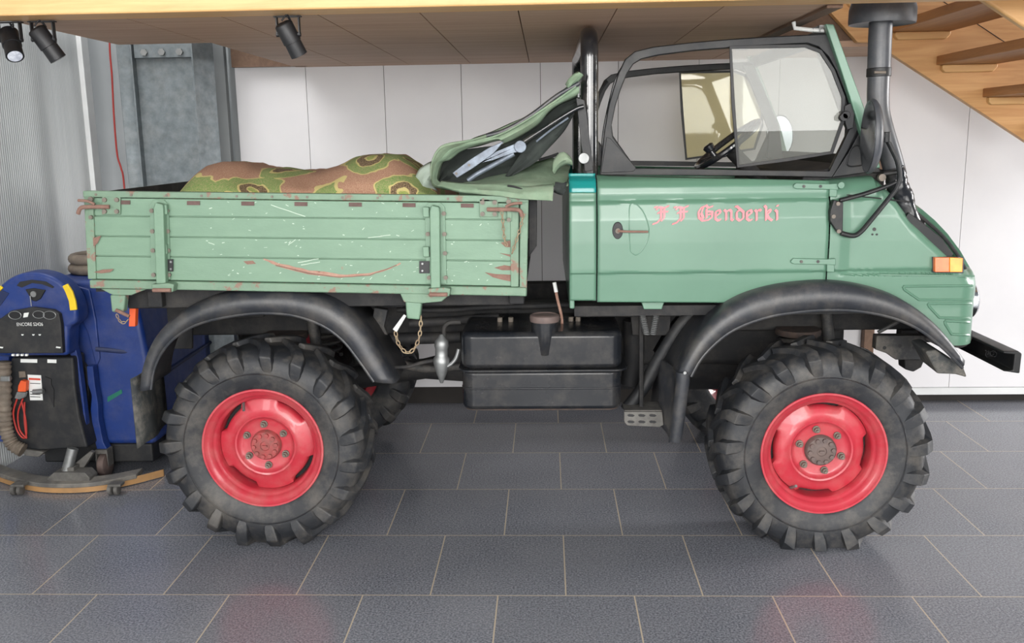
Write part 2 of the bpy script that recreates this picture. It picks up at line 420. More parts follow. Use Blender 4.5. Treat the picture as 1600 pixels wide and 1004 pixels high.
# plywood ceiling under the mezzanine, boards with open joints; notch round the column; stair opening at the right
bm = B()
cj = [-1.90, -1.48, -1.14, -0.798, -0.438, -0.0925, 0.2515, 0.62, 0.97]
for i, (a, b) in enumerate(zip(cj, cj[1:])):
    y1 = 4.26 if i == 0 else WY + 0.1
    box(bm, (a + 0.002, 3.40, ZC), (b - 0.002, y1, ZC + 0.03))
box(bm, (0.972, 3.40, ZC), (1.03, WY + 0.1, ZC + 0.03)); box(bm, (1.03, 5.05, ZC), (2.1, WY + 0.1, ZC + 0.03))
struct('ceiling', bm, M['ply'])
bm = B(); box(bm, (-1.9, 3.40, ZC + 0.031), (1.03, 4.26, ZC + 0.25)); box(bm, (-1.48, 4.26, ZC + 0.031), (1.03, WY + 0.1, ZC + 0.25)); box(bm, (1.03, 5.05, ZC + 0.031), (2.1, WY + 0.1, ZC + 0.25))
box(bm, (-1.84, 5.62, ZC + 0.0), (-1.4, 5.66, ZC + 0.25))
struct('trim_5', bm, M['woodedge'])
bm = B(); box(bm, (0.975, 3.42, ZC - 0.012), (1.03, 5.0, ZC - 0.001)); struct('trim_6', bm, M['woodedge'], bevel=0.002)
# front beam of the mezzanine
bm = B(); box(bm, (-3.6, 3.24, ZC - 0.004), (4.2, 3.36, ZC + 0.32)); struct('trim_7', bm, M['woodbeam'], bevel=0.008, seg=3)
bm = B(); box(bm, (-3.6, 3.362, ZC - 0.002), (2.0, 3.398, ZC + 0.2)); struct('trim_8', bm, M['cleat'], bevel=0.003)

# galvanised column with flanges
t = thing('steel_column', 'galvanised grey steel column with flanges standing behind the truck bed', 'column', (-2.06, 5.35, 0))
cy0 = 5.3
xs = [P(178, 65, cy0).x, P(205, 65, cy0).x, P(300, 65, cy0).x, P(322, 65, cy0).x]
ZT = 2.75
bm = B()
box(bm, (xs[0]+0.02, cy0 + 0.05, 0), (xs[2], cy0 + 0.06, ZT))
finish('web', bm, M['galv'], t, bevel=0.002)
bm = B(); prism(bm, [(xs[2]-0.004, cy0-0.02, 0), (xs[2]+0.004, cy0-0.02, 0), (xs[3], cy0+0.10, 0), (xs[3]-0.008, cy0+0.10, 0)], (0, 0, ZT)); finish('flange', bm, M['galv'], t)
bm = B(); prism(bm, [(xs[0], cy0+0.02, 0), (xs[0]+0.008, cy0+0.02, 0), (xs[1]-0.02, cy0+0.056, 0), (xs[1]-0.03, cy0+0.056, 0)], (0, 0, ZT)); box(bm, (xs[1]-0.012, cy0, 0), (xs[1]-0.004, cy0+0.05, ZT)); finish('flange', bm, M['galv'], t)
bm = B(); box(bm, (xs[1], cy0 + 0.02, 2.125), (xs[2]-0.006, cy0 + 0.049, 2.3)); finish('head_plate', bm, M['galv'], t, bevel=0.003)
for i in range(3):
    bm = B(); hexnut(bm, (xs[1]+0.06+i*0.1, cy0+0.02, 2.155), 0.02, 0.012); finish('bolt', bm, M['steel'], t)
bm = B(); tube(bm, spline([PY_ for PY_ in [P(171, 60, 5.9), P(172, 85, 5.9), P(175, 120, 5.9), P(178, 180, 5.9), P(183, 240, 5.9), P(189, 262, 5.9), P(194, 290, 5.9), P(203, 420, 5.9), P(212, 600, 5.9)]]), 0.006, 8)
tag(finish('cable', bm, M['redcable']), 'thin red cable hanging beside the galvanised column', 'cable')

# ------------------------------------------------------------ staircase
t = thing('staircase', 'pale pine open staircase coming down beside the white wall', 'staircase', (2.0, 4.4, 1.2))
YS = 5.0
far = [(1291, 12), (1340, 66), (1376, 67), (1391, 83), (1600, 219), (1700, 285), (1700, -5), (1430, -60), (1291, -60)]
bm = B(); pp(bm, far, YS, 0.045); finish('stringer', bm, M['woodstair'], t, bevel=0.004)
lo = [P(1391, 83, YS), P(1700, 285, YS)]
sl = (lo[1].z - lo[0].z) / (lo[1].x - lo[0].x)
def zl(x): return lo[0].z + sl * (x - lo[0].x)
bm = B(); prism(bm, [(1.45, 3.70, zl(1.45)), (3.0, 3.70, zl(3.0)), (3.0, 3.70, zl(3.0)+0.36), (1.45, 3.70, zl(1.45)+0.36)], (0, 0.045, 0)); finish('stringer', bm, M['woodbeam'], t, bevel=0.012, seg=3)
bm = B(); prism(bm, [(1.45, 4.996, zl(1.45)+0.40), (3.0, 4.996, zl(3.0)+0.40), (3.0, 4.996, zl(3.0)+0.404), (1.45, 4.996, zl(1.45)+0.404)], (0, 0.003, 0)); finish('joint_line', bm, M['darkgap'], t)
cl = [P(1395, 63, YS), P(1461, 115, YS), P(1540, 164, YS)]
dx = (cl[2].x - cl[0].x) / 2; dz = (cl[2].z - cl[0].z) / 2
for i in range(-1, 5):
    x = cl[0].x + dx * i; z = cl[0].z + dz * i
    for ya, yb in ((YS - 0.035, YS), (3.745, 3.78)):
        bm = B(); prism(bm, [(x+0.015, ya, z), (x+0.255, ya, z), (x+0.275, ya, z+0.02), (x+0.275, ya, z+0.038), (x, ya, z+0.038), (x, ya, z+0.014)], (0, yb - ya, 0)); finish('cleat', bm, M['cleat'], t, bevel=0.006, seg=3)
    bm = B(); box(bm, (x - 0.02, 3.745, z + 0.0385), (x + 0.285, YS - 0.0005, z + 0.083)); finish('tread', bm, M['woodtread'], t, bevel=0.004)

# ------------------------------------------------------------ spotlights hung from the beam
def spot(x, y, px_len, tilt, yaw, label, lens):
    base = PZ(x, y, ZC - 0.006); base.y = 3.38
    base = Vector((P(x, y, 3.38).x, 3.38, ZC - 0.006))
    t = thing('spotlight', label, 'spotlight', base, 'black spotlights under the beam')
    zc = base.z - 0.062
    for s in (-1, 1):
        bm = B(); box(bm, (base.x + s*0.039 - 0.002, 3.37, zc), (base.x + s*0.039 + 0.002, 3.39, base.z)); finish('bracket_arm', bm, M['lampblack'], t)
    bm = B(); box(bm, (base.x - 0.048, 3.37, base.z - 0.004), (base.x + 0.048, 3.39, base.z)); finish('mounting_plate', bm, M['lampblack'], t)
    d = Vector((math.sin(tilt), yaw, -math.cos(tilt))).normalized()
    c = Vector((base.x, 3.38, zc))
    bm = B(); tube(bm, [c - d*0.045, c - d*0.041, c - d*0.036, c + d*0.028, c + d*0.029, c + d*0.078], [0.018, 0.028, 0.032, 0.032, 0.029, 0.030], 28, caps=True)
    h = finish('housing', bm, M['lampblack'], t, smooth=40)
    bm = B(); tube(bm, [c + d*0.076, c + d*0.0795], [0.025, 0.024], 24); finish('lens', bm, M['lens'] if lens else M['gloss'], h)
    for s in (-1, 1):
        bm = B(); cyl(bm, c + Vector((s*0.030, 0, 0)), c + Vector((s*0.043, 0, 0)), 0.008, 12); finish('knob', bm, M['lampblack'], t)
    bm = B(); tube(bm, spline([c - d*0.05, c - d*0.05 + Vector((0.02, 0, 0.02)), Vector((base.x+0.01, 3.385, base.z - 0.02)), Vector((base.x+0.0, 3.385, base.z-0.003))]), 0.003, 8); finish('cable', bm, M['lampblack'], t)
spot(14, 38, 0, R(28), -0.6, 'black spotlight at the frame edge with its bright reflector showing', True)
spot(66, 38, 0, R(28), 0.25, 'black spotlight turned away, right beside the one with bright reflector', False)
spot(449, 20, 0, R(22), 0.3, 'single black spotlight under the beam above the truck bed', False)

# ============================================================ TRUCK
T = thing('truck', 'green open-topped all-terrain truck with red wheels and a drop-side bed, filling the middle', 'truck', (0.0, YC, 0))

# ---------------------------------------------------------------- wheels
TYP = [(0.236,0.02),(0.246,-0.004),(0.262,-0.013),(0.30,-0.024),(0.335,-0.028),(0.368,-0.022),(0.398,-0.010),(0.417,0.018),(0.424,0.06),(0.426,0.13),
       (0.424,0.20),(0.417,0.242),(0.398,0.270),(0.368,0.282),(0.335,0.288),(0.30,0.284),(0.262,0.273),(0.246,0.264),(0.236,0.24)]
def make_wheel(c, sgn, hubmat, phase, label=None, detail=True):
    """c = centre in the outer rim plane, sgn=+1 when the inside of the wheel lies towards +Y"""
    cx, cy, cz = c
    bm = B()      # rim + disc
    prof = [(0.247,0.006),(0.252,-0.004),(0.250,-0.010),(0.243,-0.010),(0.238,-0.002),(0.228,0.004),(0.220,0.010),(0.214,0.02),(0.213,0.022),(0.207,0.026),(0.201,0.032),(0.199,0.044),(0.197,0.085),(0.192,0.13),(0.20,0.22),(0.247,0.262)]
    lathe(bm, prof, c, 96, sgn=sgn)
    # disc with four ventilation slots between disc edge and barrel
    segs = 96; rings = []
    dprof = [(0.0,0.052),(0.05,0.052),(0.10,0.050),(0.112,0.046),(0.120,0.034),(0.127,0.032),(0.136,0.040),(0.152,0.046),(0.172,0.052),(0.182,0.062),(0.185,0.09)]
    for k in range(segs):
        a = 2*PI*k/segs
        u = ((a - phase) / (PI/2)) % 1.0
        s_ = max(0.0, 1 - abs(u - 0.5) / 0.25) ; cut = 0.005 * min(1.0, s_ * 2.5)
        ring = []
        for r, y in dprof:
            rr = r if r < 0.14 else (r - cut * (1 if r > 0.16 else 0.6)) + (0.014 if cut < 0.001 and r > 0.18 else 0)
            ring.append(bm.verts.new((cx + rr*math.cos(a), cy + sgn*y, cz + rr*math.sin(a))))
        rings.append(ring)
    for k in range(segs): ring_faces(bm, rings[k], rings[(k+1) % segs], closed=False)
    W = finish('wheel', bm, M['red'], T, smooth=40)
    bm = B(); lathe(bm, [(0.0, 0.10), (0.195, 0.10), (0.195, 0.11), (0.0, 0.11)], c, 40, sgn=sgn); finish('brake_drum', bm, M['matte'], W)
    # tyre carcass
    bm = B(); RS = 0.976; lathe(bm, [(r*RS if r > 0.3 else r, y) for r, y in TYP], c, 120, sgn=sgn)
    N = 19
    for side in (0, 1):
        for k in range(N):
            a0 = 2*PI*(k + 0.5*side)/N + phase
            st = [(0.325,-0.025,0.31,0.060),(0.360,-0.037,0.335,0.074),(0.402,-0.039,0.365,0.074),(0.434,-0.014,0.39,0.064),(0.4445,0.030,0.40,0.056),(0.4465,0.075,0.405,0.048),(0.4465,0.118,0.405,0.042),(0.4465,0.142,0.405,0.034)]
            skew = [-0.05,-0.03,-0.01,0.0,0.04,0.11,0.19,0.24]
            rings = []
            for (r, y, rb, hw), sk in zip(st, skew):
                yy = y if side == 0 else 0.26 - y
                yb = yy + (0.05 if side == 0 else -0.05) * (1 if y < 0.03 else 0)
                a = a0 + sgn * sk; da = hw/2/0.44
                row = []
                for (aa, rr, y_) in ((a-da*1.35, rb, yb), (a-da*0.72, r, yy), (a+da*0.72, r, yy), (a+da*1.35, rb, yb)):
                    row.append(bm.verts.new((cx + rr*RS*math.cos(aa), cy + sgn*y_, cz + rr*RS*math.sin(aa))))
                rings.append(row)
            for i in range(len(rings)-1): ring_faces(bm, rings[i], rings[i+1])
            bm.faces.new(rings[0]); bm.faces.new(rings[-1])
    for v in bm.verts:
        v.co += Vector((nz(v.co, 9), nz(v.co + Vector((5,0,0)), 9)*0.6, nz(v.co + Vector((0,7,0)), 9))) * 0.004
        if v.co.z < 0.03: v.co.z = 0.001 + max(0, v.co.z) * 0.3
    finish('tyre', bm, M['tyre'], W, smooth=50, bevel=0.006, seg=3, merge=False)
    bm = B(); lathe(bm, [(0.315,-0.0275),(0.318,-0.0305),(0.321,-0.0275)], c, 96, sgn=sgn); finish('sidewall_ring', bm, M['tyre'], W)
    # six nuts, hub with bolt circle, valve
    for k in range(6):
        a = PI/6 + phase*0.3 + k*PI/3
        q = (cx + 0.088*math.cos(a), cy + sgn*0.050, cz + 0.088*math.sin(a))
        bm = B(); cyl(bm, q, (q[0], q[1]-sgn*0.008, q[2]), 0.015, 16)
        hexnut(bm, (q[0], q[1]-sgn*0.008, q[2]), 0.0115, 0.016, -sgn); cyl(bm, (q[0], q[1]-sgn*0.02, q[2]), (q[0], q[1]-sgn*0.034, q[2]), 0.006, 10)
        finish('wheel_nut', bm, M['nut'], W, bevel=0.001)
    bm = B(); lathe(bm, [(0.0,0.026),(0.018,0.026),(0.020,0.022),(0.032,0.024),(0.056,0.026),(0.062,0.034),(0.063,0.054)], c, 48, sgn=sgn)
    box(bm, (cx-0.010, cy+sgn*0.018, cz-0.003), (cx+0.010, cy+sgn*0.028, cz+0.003))
    H_ = finish('hub', bm, hubmat, W)
    bm = B()
    for k in range(10):
        a = 2*PI*k/10 + 0.1
        hexnut(bm, (cx + 0.046*math.cos(a), cy + sgn*0.026, cz + 0.046*math.sin(a)), 0.0095, 0.010, -sgn)
    finish('hub_bolt_ring', bm, hubmat, W, bevel=0.001)
    a = R(115) if phase < 0.5 else R(-125)
    bm = B(); cyl(bm, (cx+0.196*math.cos(a), cy+sgn*0.045, cz+0.196*math.sin(a)), (cx+0.172*math.cos(a), cy+sgn*0.012, cz+0.172*math.sin(a)), 0.006, 10); finish('valve', bm, M['steel'], W)
    return W
cR = P(411, 697, 3.62); cF = P(1287, 704, 3.60)
cR.z = 0.428; cF.z = 0.404
cR.x = P(411, 697, 3.62).x; cF.x = P(1287, 704, 3.60).x
make_wheel(tuple(cR), 1, M['hubred'], 0.15)
make_wheel(tuple(cF), 1, M['hubgrey'], 0.75)
make_wheel((cR.x, 2*YC - 3.62, 0.428), -1, M['hubred'], 0.4)
make_wheel((cF.x, 2*YC - 3.60, 0.404), -1, M['hubgrey'], 0.9)

# ---------------------------------------------------------------- bed
YB = 3.58; YB2 = 2*YC - YB
def rowy(t, L, Rr): return None
def ledge(x, yl, yr): return yl + (yr - yl) * (x - 130) / (825 - 130)
lines = [(298, 306), (308, 317), (337, 343.5), (368.5, 376), (399.5, 408), (436, 448), (451, 463)]
def xl(y): return 129 + (y - 298) * 0.068
def xr(y): return 826 - (y - 306) * 0.025
def bedquad(x0, x1, i, j, g=0.6):
    def yy(x, k): return lines[k][0] + (lines[k][1]-lines[k][0]) * (x-130) / 695
    return [(x0, yy(x0, i)+g), (x1, yy(x1, i)+g), (x1, yy(x1, j)-g), (x0, yy(x0, j)-g)]
SB = None
bm = B()
for i in range(1, 5): pp(bm, bedquad(145, 808, i, i+1, 0.7), YB + 0.006, 0.022)
pp(bm, bedquad(146, 807, 1, 5, 2), YB + 0.014, 0.008)
SB = finish('side_board', bm, M['bedgreen'], T, bevel=0.003)
bm = B(); pp(bm, [(129, 298), (826, 306), (826, 316.5), (129.5, 308)], YB - 0.004, 0.034); finish('top_rail', bm, M['bedrail'], T, bevel=0.004)
bm = B(); pp(bm, [(139, 437), (823, 449), (823, 463), (140, 450.5)], YB - 0.008, 0.05); finish('bottom_rail', bm, M['bedrail'], T, bevel=0.006)
bm = B(); pp(bm, [(130, 300), (145, 308.5), (150, 436), (137, 436)], YB - 0.002, 0.03); finish('corner_post', bm, M['bedrail'], T, bevel=0.004)
bm = B(); pp(bm, [(797, 317), (810.5, 317), (810.5, 448), (798, 448)], YB - 0.002, 0.026); finish('end_strip', bm, M['bedrail'], T, bevel=0.003)
bm = B(); pp(bm, [(812.5, 307), (826, 307), (823, 463), (811.5, 463)], YB + 0.0, 0.05); finish('corner_post', bm, M['bedrail'], T, bevel=0.004)
for x in range(150, 820, 55):
    bm = B(); hexnut(bm, P(x, ledge(x, 303.5, 312), YB - 0.004), 0.005, 0.003, seg=10); finish('rivet', bm, M['nut'], T)
# brown strap slots
for x in (193, 302, 387, 470, 555, 639, 730):
    y = ledge(x, 315.5, 322)
    bm = B(); pp(bm, [(x-10, y-3.2), (x+10, y-3), (x+10, y+3.2), (x-10, y+3)], YB + 0.001, 0.004); finish('strap_slot', bm, M['brownslot'], T)
# hinge stanchions
def stanchion(x0, x1, mirrored):
    y0 = ledge(x0, 310, 317); y1 = ledge(x1, 436, 447)
    bm = B(); r = 8
    s = ((x0+r*.2, y0+r), (x0+r, y0+1), (x1-r, y0+1), (x1-1, y0+r))
    pp(bm, list(s) + [(x1+2, y1-2), (x0+4, y1-2)], YB - 0.001, 0.006)
    pl = finish('hinge_plate', bm, M['bedgreen'], T, bevel=0.0015)
    a, b = ((x0+7, x0+23) if not mirrored else (x0+9, x0+25))
    dxx = 4 if not mirrored else 1
    bm = B(); pp(bm, [(a+3, y0+5), (b-1, y0+8), (b, y0+14), (b+dxx, y1+14), (a+dxx+1, y1+14), (a, y0+14)], YB - 0.034, 0.032)
    finish('stanchion', bm, M['bedgreen'], T, bevel=0.005)
    bm = B(); pp(bm, [(a-3, y1+6), (b+8, y1+4), (b+17, y1+6), (b+15, y1+18), (a-1, y1+18)], YB - 0.05, 0.05); finish('hinge_bracket', bm, M['bedrail'], T, bevel=0.004)
    bm = B(); cyl(bm, P(a, y1+15, YB-0.055), P(b+12, y1+15, YB-0.055), 0.008); finish('hinge_pin', bm, M['rust'], T)
    for dy in (18, 50, 80, 118):
        for xx in (x0+5, x1-3):
            bm = B(); hexnut(bm, P(xx + dy*0.03, y0+dy, YB - 0.001), 0.0085, 0.007, seg=10); finish('bolt', bm, M['nut'], pl)
    for dy in (14, 76):
        xx = x1-9 if not mirrored else x0+3
        bm = B(); pp(bm, [(xx-5, y0+dy-6), (xx+5, y0+dy-6), (xx+6, y0+dy+10), (xx-4, y0+dy+10)], YB - 0.02, 0.02); finish('clip', bm, M['bedgreen'], pl, bevel=0.003)
    xx = x1-2 if not mirrored else x0+1
    yy = ledge(xx, 405, 410)
    bm = B(); pp(bm, [(xx-8, yy-1), (xx+8, yy-1), (xx+8, yy+18), (xx-8, yy+18)], YB - 0.006, 0.006); bp = finish('black_catch', bm, M['lampblack'], T, bevel=0.001)
    for dy in (3, 14):
        bm = B(); hexnut(bm, P(xx+1+(4 if not mirrored else -4), yy+dy, YB-0.006), 0.004, 0.002, seg=10); finish('screw', bm, M['steel'], bp)
stanchion(232, 264, False)
stanchion(662, 696, True)
# end latches
def latch(cx, cyy, s):
    bm = B(); pp(bm, [(cx-15, cyy-15), (cx+14, cyy-15), (cx+14, cyy+13), (cx-15, cyy+13)], YB - 0.004, 0.009); pl = finish('latch_plate', bm, M['bedrail'], T, bevel=0.002)
    for dx_, dy in ((-10, -10), (9, -10), (-10, 8), (9, 8)):
        bm = B(); hexnut(bm, P(cx+dx_, cyy+dy, YB-0.004), 0.009, 0.008, seg=8); finish('bolt', bm, M['nut'], pl)
    bm = B(); tube(bm, spline([P(cx-3, cyy+1, YB-0.02), P(cx+s*18, cyy+1, YB-0.026), P(cx+s*36, cyy+1, YB-0.03), P(cx+s*48, cyy+3, YB-0.03), P(cx+s*52, cyy+12, YB-0.028)]), 0.008, 10)
    finish('latch_handle', bm, M['rust'] , pl)
    bm = B(); pp(bm, [(cx+s*28, cyy-16), (cx+s*36, cyy-16), (cx+s*36, cyy+20), (cx+s*28, cyy+20)], YB - 0.006, 0.008); finish('latch_strap', bm, M['bedrail'], pl, bevel=0.002)
    for dy, r_ in ((-11, 0.010), (17, 0.008)):
        bm = B(); hexnut(bm, P(cx+s*31, cyy+dy, YB-0.006), r_, 0.011, seg=8); finish('bolt', bm, M['nut'], pl)
    bm = B(); tube(bm, spline([P(cx+s*26, cyy-3, YB-0.03), P(cx+s*38, cyy-8, YB-0.034), P(cx+s*52, cyy-9, YB-0.034)]), 0.0055, 8); finish('latch_pin', bm, M['rust'], pl)
latch(764, 326, 1)
latch(174, 322, -1)
# latch chain of the front corner
def chain(pts, name, parent, r=0.0035, link=0.017, mat='chainm'):
    pts = spline(pts, 8); L = 0
    bm = B(); n = max(3, int(sum((pts[i+1]-pts[i]).length for i in range(len(pts)-1)) / (link*0.8)))
    q = resample(pts, n)
    for i in range(n-1):
        a, b = q[i], q[i+1]; d = (b-a).normalized(); m = (a+b)/2
        s1 = d.cross(Vector((0, 1, 0))); s1 = s1.normalized() if s1.length > 1e-3 else Vector((1, 0, 0))
        wv = s1 if i % 2 == 0 else (s1*0.3 + Vector((0, 1, 0))).normalized()
        loop = [m + d*math.cos(t)*link*0.55 + wv*math.sin(t)*link*0.28 for t in [2*PI*k/10 for k in range(11)]]
        tube(bm, loop, r*0.55, 6, caps=False)
    return finish(name, bm, M[mat], parent)
chain([P(784, 330, YB-0.03), P(786, 350, YB-0.02), P(788, 372, YB-0.012), P(792, 384, YB-0.012)], 'latch_chain', T)
chain([P(818, 334, YB-0.03), P(814, 352, YB-0.02), P(808, 372, YB-0.014), P(800, 396, YB-0.012)], 'latch_chain', T)
# scrapes, rust runs and pale scratches on the planks
def ribbon(bm, pts, wd, Y):
    n = len(pts); up = []; lo_ = []
    for i, (x, y) in enumerate(pts):
        a = pts[max(i-1, 0)]; b = pts[min(i+1, n-1)]; tx, ty = b[0]-a[0], b[1]-a[1]; l = math.hypot(tx, ty) or 1
        h = wd[i]/2 if isinstance(wd, list) else wd/2
        up.append((x - ty/l*h, y + tx/l*h)); lo_.append((x + ty/l*h, y - tx/l*h))
    poly = up + lo_[::-1]
    pp(bm, poly, Y, 0.0012)
def jag(pts, k, amp):
    out = []
    for (a, b), (c, d) in zip(pts, pts[1:]):
        for i in range(k): t = i/k; out.append((a+(c-a)*t + random.uniform(-amp, amp), b+(d-b)*t + random.uniform(-amp, amp)*0.7))
    out.append(pts[-1]); return out
bm = B()
p_ = jag([(412, 405), (440, 415), (482, 425), (530, 431), (578, 428), (604, 421), (626, 411)], 4, 0.7)
ribbon(bm, p_, [2 + 5*math.sin(PI*min(1, i/16))*(1 if i < 12 else 0.5) + random.uniform(-1, 1) for i in range(len(p_))], YB + 0.005)
finish('arc_scrape', bm, M['scrape'], SB)
bm = B()
p_ = jag([(430, 414), (482, 427), (530, 433), (578, 430), (620, 414)], 5, 0.5)
ribbon(bm, p_, [1.2 + random.uniform(0, 1.6) for i in p_], YB + 0.0045)
finish('dark_scrape', bm, M['rust'], SB)
for poly in ([(757, 425), (775, 428), (800, 429), (800, 440), (785, 437), (770, 433)], [(782, 379), (800, 375), (800, 386), (790, 386)], [(772, 418), (788, 414), (800, 416), (800, 422), (785, 422)], [(780, 395), (800, 398), (800, 402)],
             [(146, 425), (160, 421), (178, 420), (172, 425), (158, 427)], [(145, 372), (158, 368), (152, 380), (146, 385)], [(380, 408), (395, 407), (400, 412), (386, 413)]):
    bm = B(); pp(bm, poly, YB + (0.0045 if poly[0][0] > 160 else -0.003), 0.001); finish('rust_patch', bm, M['rust'], SB)
bm = B()
for _ in range(95):
    x = random.uniform(320, 790); y = ledge(x, random.choice([random.uniform(316, 335), random.uniform(375, 396), random.uniform(404, 433), random.uniform(404, 433)]), 0) if False else None
    k = random.choice([1, 3, 4, 4, 2]); t_ = random.random()
    y = (lines[k][0]*(1-t_)+lines[k+1][0]*t_) + ((lines[k][1]-lines[k][0])) * (x-130)/695
    y = min(max(y, lines[k][0]+3+8*(x-130)/695), lines[k+1][0]-4+7*(x-130)/695)
    l = random.uniform(1, 5); a = random.uniform(-0.9, 0.5)
    ribbon(bm, [(x, y), (x+l*math.cos(a), y+l*math.sin(a))], random.uniform(0.5, 1.3), YB + 0.005)
for a, b in (((423, 320), (477, 338)), ((450, 383), (462, 374)), ((465, 410), (498, 404)), ((470, 414), (500, 409)), ((325, 379), (335, 382)), ((575, 371), (610, 367))):
    ribbon(bm, jag([a, b], 4, 0.6), 1.1, YB + 0.005)
finish('pale_scratches', bm, M['chalk'], SB)
# bed body
zf = P(400, 444, YB).z
xL, xR = P(140, 441, YB).x, P(822, 463, YB).x
xT = P(130, 298, YB).x; zT = P(130, 302, YB).z
bm = B(); box(bm, (xL, YB + 0.045, zf - 0.03), (xR, YB2 - 0.045, zf + 0.0)); finish('bed_floor', bm, M['matte'], T)
bm = B(); box(bm, (xT + 0.005, YB + 0.03, zf + 0.001), (xT + 0.03, YB2 - 0.03, zT)); finish('tailgate', bm, M['bedgreen'], T, bevel=0.004)
bm = B(); box(bm, (xT + 0.031, YB + 0.03, zf + 0.03), (xT + 0.035, YB2 - 0.03, zT + 0.002)); finish('tailgate_lining', bm, M['matte'], T)
bm = B(); box(bm, (xT + 0.03, YB2 - 0.028, zf + 0.001), (xR, YB2, zT - 0.02)); finish('side_board', bm, M['bedgreen'], T, bevel=0.004)
bm = B(); pp(bm, [(818, 308), (829, 308), (829, 455), (818, 460)], YB + 0.052, 0.0); bm.free()
bm = B(); box(bm, (xR - 0.05, YB + 0.05, zf + 0.001), (xR - 0.02, YB2 - 0.03, zT - 0.04)); finish('headboard', bm, M['bedgreen'], T, bevel=0.003)
bm = B(); pp(bm, [(826, 311), (839, 311), (838.5, 384), (826, 402)], YB + 0.06, 0.05); finish('headboard_bracket', bm, M['matte'], T, bevel=0.004)
# pin sockets under the bed with chain and pin
for (x, y, dxs, big) in ((190, 452, 0, True), (627, 462, 0, False)):
    pass
bm = B(); pp(bm, [(157, 451), (228, 452), (205, 461), (178, 461), (170, 458)], YB + 0.0, 0.05); finish('socket_plate', bm, M['bedrail'], T, bevel=0.003)
bm = B(); pp(bm, [(171, 460), (196, 461), (193, 488), (174, 488)], YB + 0.004, 0.04); finish('pin_socket', bm, M['bedrail'], T, bevel=0.008)
bm = B(); pp(bm, [(196, 455), (206, 455), (206, 461), (196, 461)], YB + 0.02, 0.05); finish('spacer', bm, M['steel'], T)
bm = B(); tube(bm, [P(181, 484, YB-0.01), P(202, 494, YB-0.012)], 0.007, 10); finish('tailgate_pin', bm, M['rust'], T)
bm = B(); pp(bm, [(202, 481), (212, 481), (211, 510), (201, 510)], YB + 0.12, 0.03); finish('orange_marker', bm, M['orange'], T, bevel=0.003)
chain([P(182, 490, YB-0.004), P(187, 502, YB-0.004), P(194, 505, YB-0.004), P(201, 498, YB-0.006)], 'pin_chain', T)
bm = B(); pp(bm, [(624, 456), (703, 460), (690, 471), (659, 474), (631, 472)], YB - 0.004, 0.05); finish('socket_plate', bm, M['bedrail'], T, bevel=0.004)
bm = B(); pp(bm, [(633, 470), (659, 472), (656, 500), (635, 498)], YB + 0.0, 0.04); finish('pin_socket', bm, M['bedgreen'], T, bevel=0.008)
bm = B(); tube(bm, [P(633, 492, YB-0.02), P(617, 516, YB-0.03)], [0.006, 0.010], 10); finish('tailgate_pin', bm, M['white'], T)
chain([P(618, 518, YB-0.03), P(622, 536, YB-0.02), P(632, 549, YB-0.015), P(640, 551, YB-0.012), P(650, 540, YB-0.008), P(656, 522, YB-0.004), P(658, 494, YB-0.004)], 'pin_chain', T, r=0.0045, link=0.022)

# ---------------------------------------------------------------- cab body
SIDE = [(0.98, 3.652), (1.10, 3.640), (1.128, 3.638), (1.136, 3.630), (1.25, 3.626), (1.34, 3.630), (1.400, 3.640), (1.412, 3.652), (1.435, 3.648), (1.462, 3.652), (1.485, 3.668), (1.497, 3.690), (1.502, 3.72)]
def sideY(z): return interp(z, SIDE)
YD = 3.635
def skin(name, mat, xs, top, bot, rows, extraY=None):
    """side skin between pixel columns xs; top(x)/bot(x) in pixels at plane YD; one panel on each side of the cab"""
    res = []
    for mirrored in (False, True):
        bm = B()
        grid = []
        for x in xs:
            a = P(x, top(x), YD); b = P(x, bot(x), YD); col = []; a.x = b.x = P(x, 430, YD).x
            for k in range(rows + 1):
                q = a.lerp(b, k / rows)
                z = q.z; y = sideY(z) + (extraY(q) if extraY else 0)
                v = Vector((q.x, y, z)); col.append(mir(v) if mirrored else v)
            grid.append(col)
        sheet(bm, grid)
        res.append(finish(name, bm, mat, T, smooth=30, solid=0.004))
    return res[0]
ARCH = [(1100, 520), (1130, 492), (1160, 473), (1200, 457), (1250, 447), (1292, 444), (1330, 447), (1370, 457), (1410, 473), (1445, 495), (1475, 522), (1497, 544), (1530, 548)]
def arch(x): return interp(x, ARCH)
def door_bot(x): return min(472.5 + (x-933)*0.004, arch(x) - 3)
xsd = [933.5 + (1290.5-933.5)*i/60 for i in range(61)]
# recess bulge behind the handle
hc = P(993, 357, YD)
def recess(q):
    return 0
    if abs(q.z - hc.z) < 0.11 and -0.045 < q.x - hc.x < 0.06:
        e = math.sqrt(max(0, 1 - ((q.z-hc.z)/0.105)**2))
        if -0.03 < q.x - hc.x < 0.052*e: return 0.012
    return 0
xsd = sorted(set(xsd + [P_ for P_ in [970 + i*1.6 for i in range(30)]]))
DOOR = skin('door', M['green'], xsd, lambda x: 275 + (x-933)*0.022, door_bot, 90, recess)
skin('rear_quarter_panel', M['green'], [890 + 41.5*i/8 for i in range(9)], lambda x: 300.5, lambda x: 470, 60)
skin('turquoise_corner', M['turq'], [890 + 41.5*i/8 for i in range(9)], lambda x: 272, lambda x: 301, 20)
bm = B(); xq = P(890, 400, YD).x
prism(bm, [(xq, 3.67, 0.985), (xq, 3.67, 1.49), (xq, 2*YC-3.67, 1.49), (xq, 2*YC-3.67, 0.985)], (0.02, 0, 0)); finish('cab_rear_wall', bm, M['green'], T, bevel=0.005)
bm = B(); xw = P(1290, 400, YD).x
box(bm, (xq + 0.02, 3.70, 0.95), (1.25, 2*YC-3.70, 0.99)); finish('cab_floor', bm, M['matte'], T)
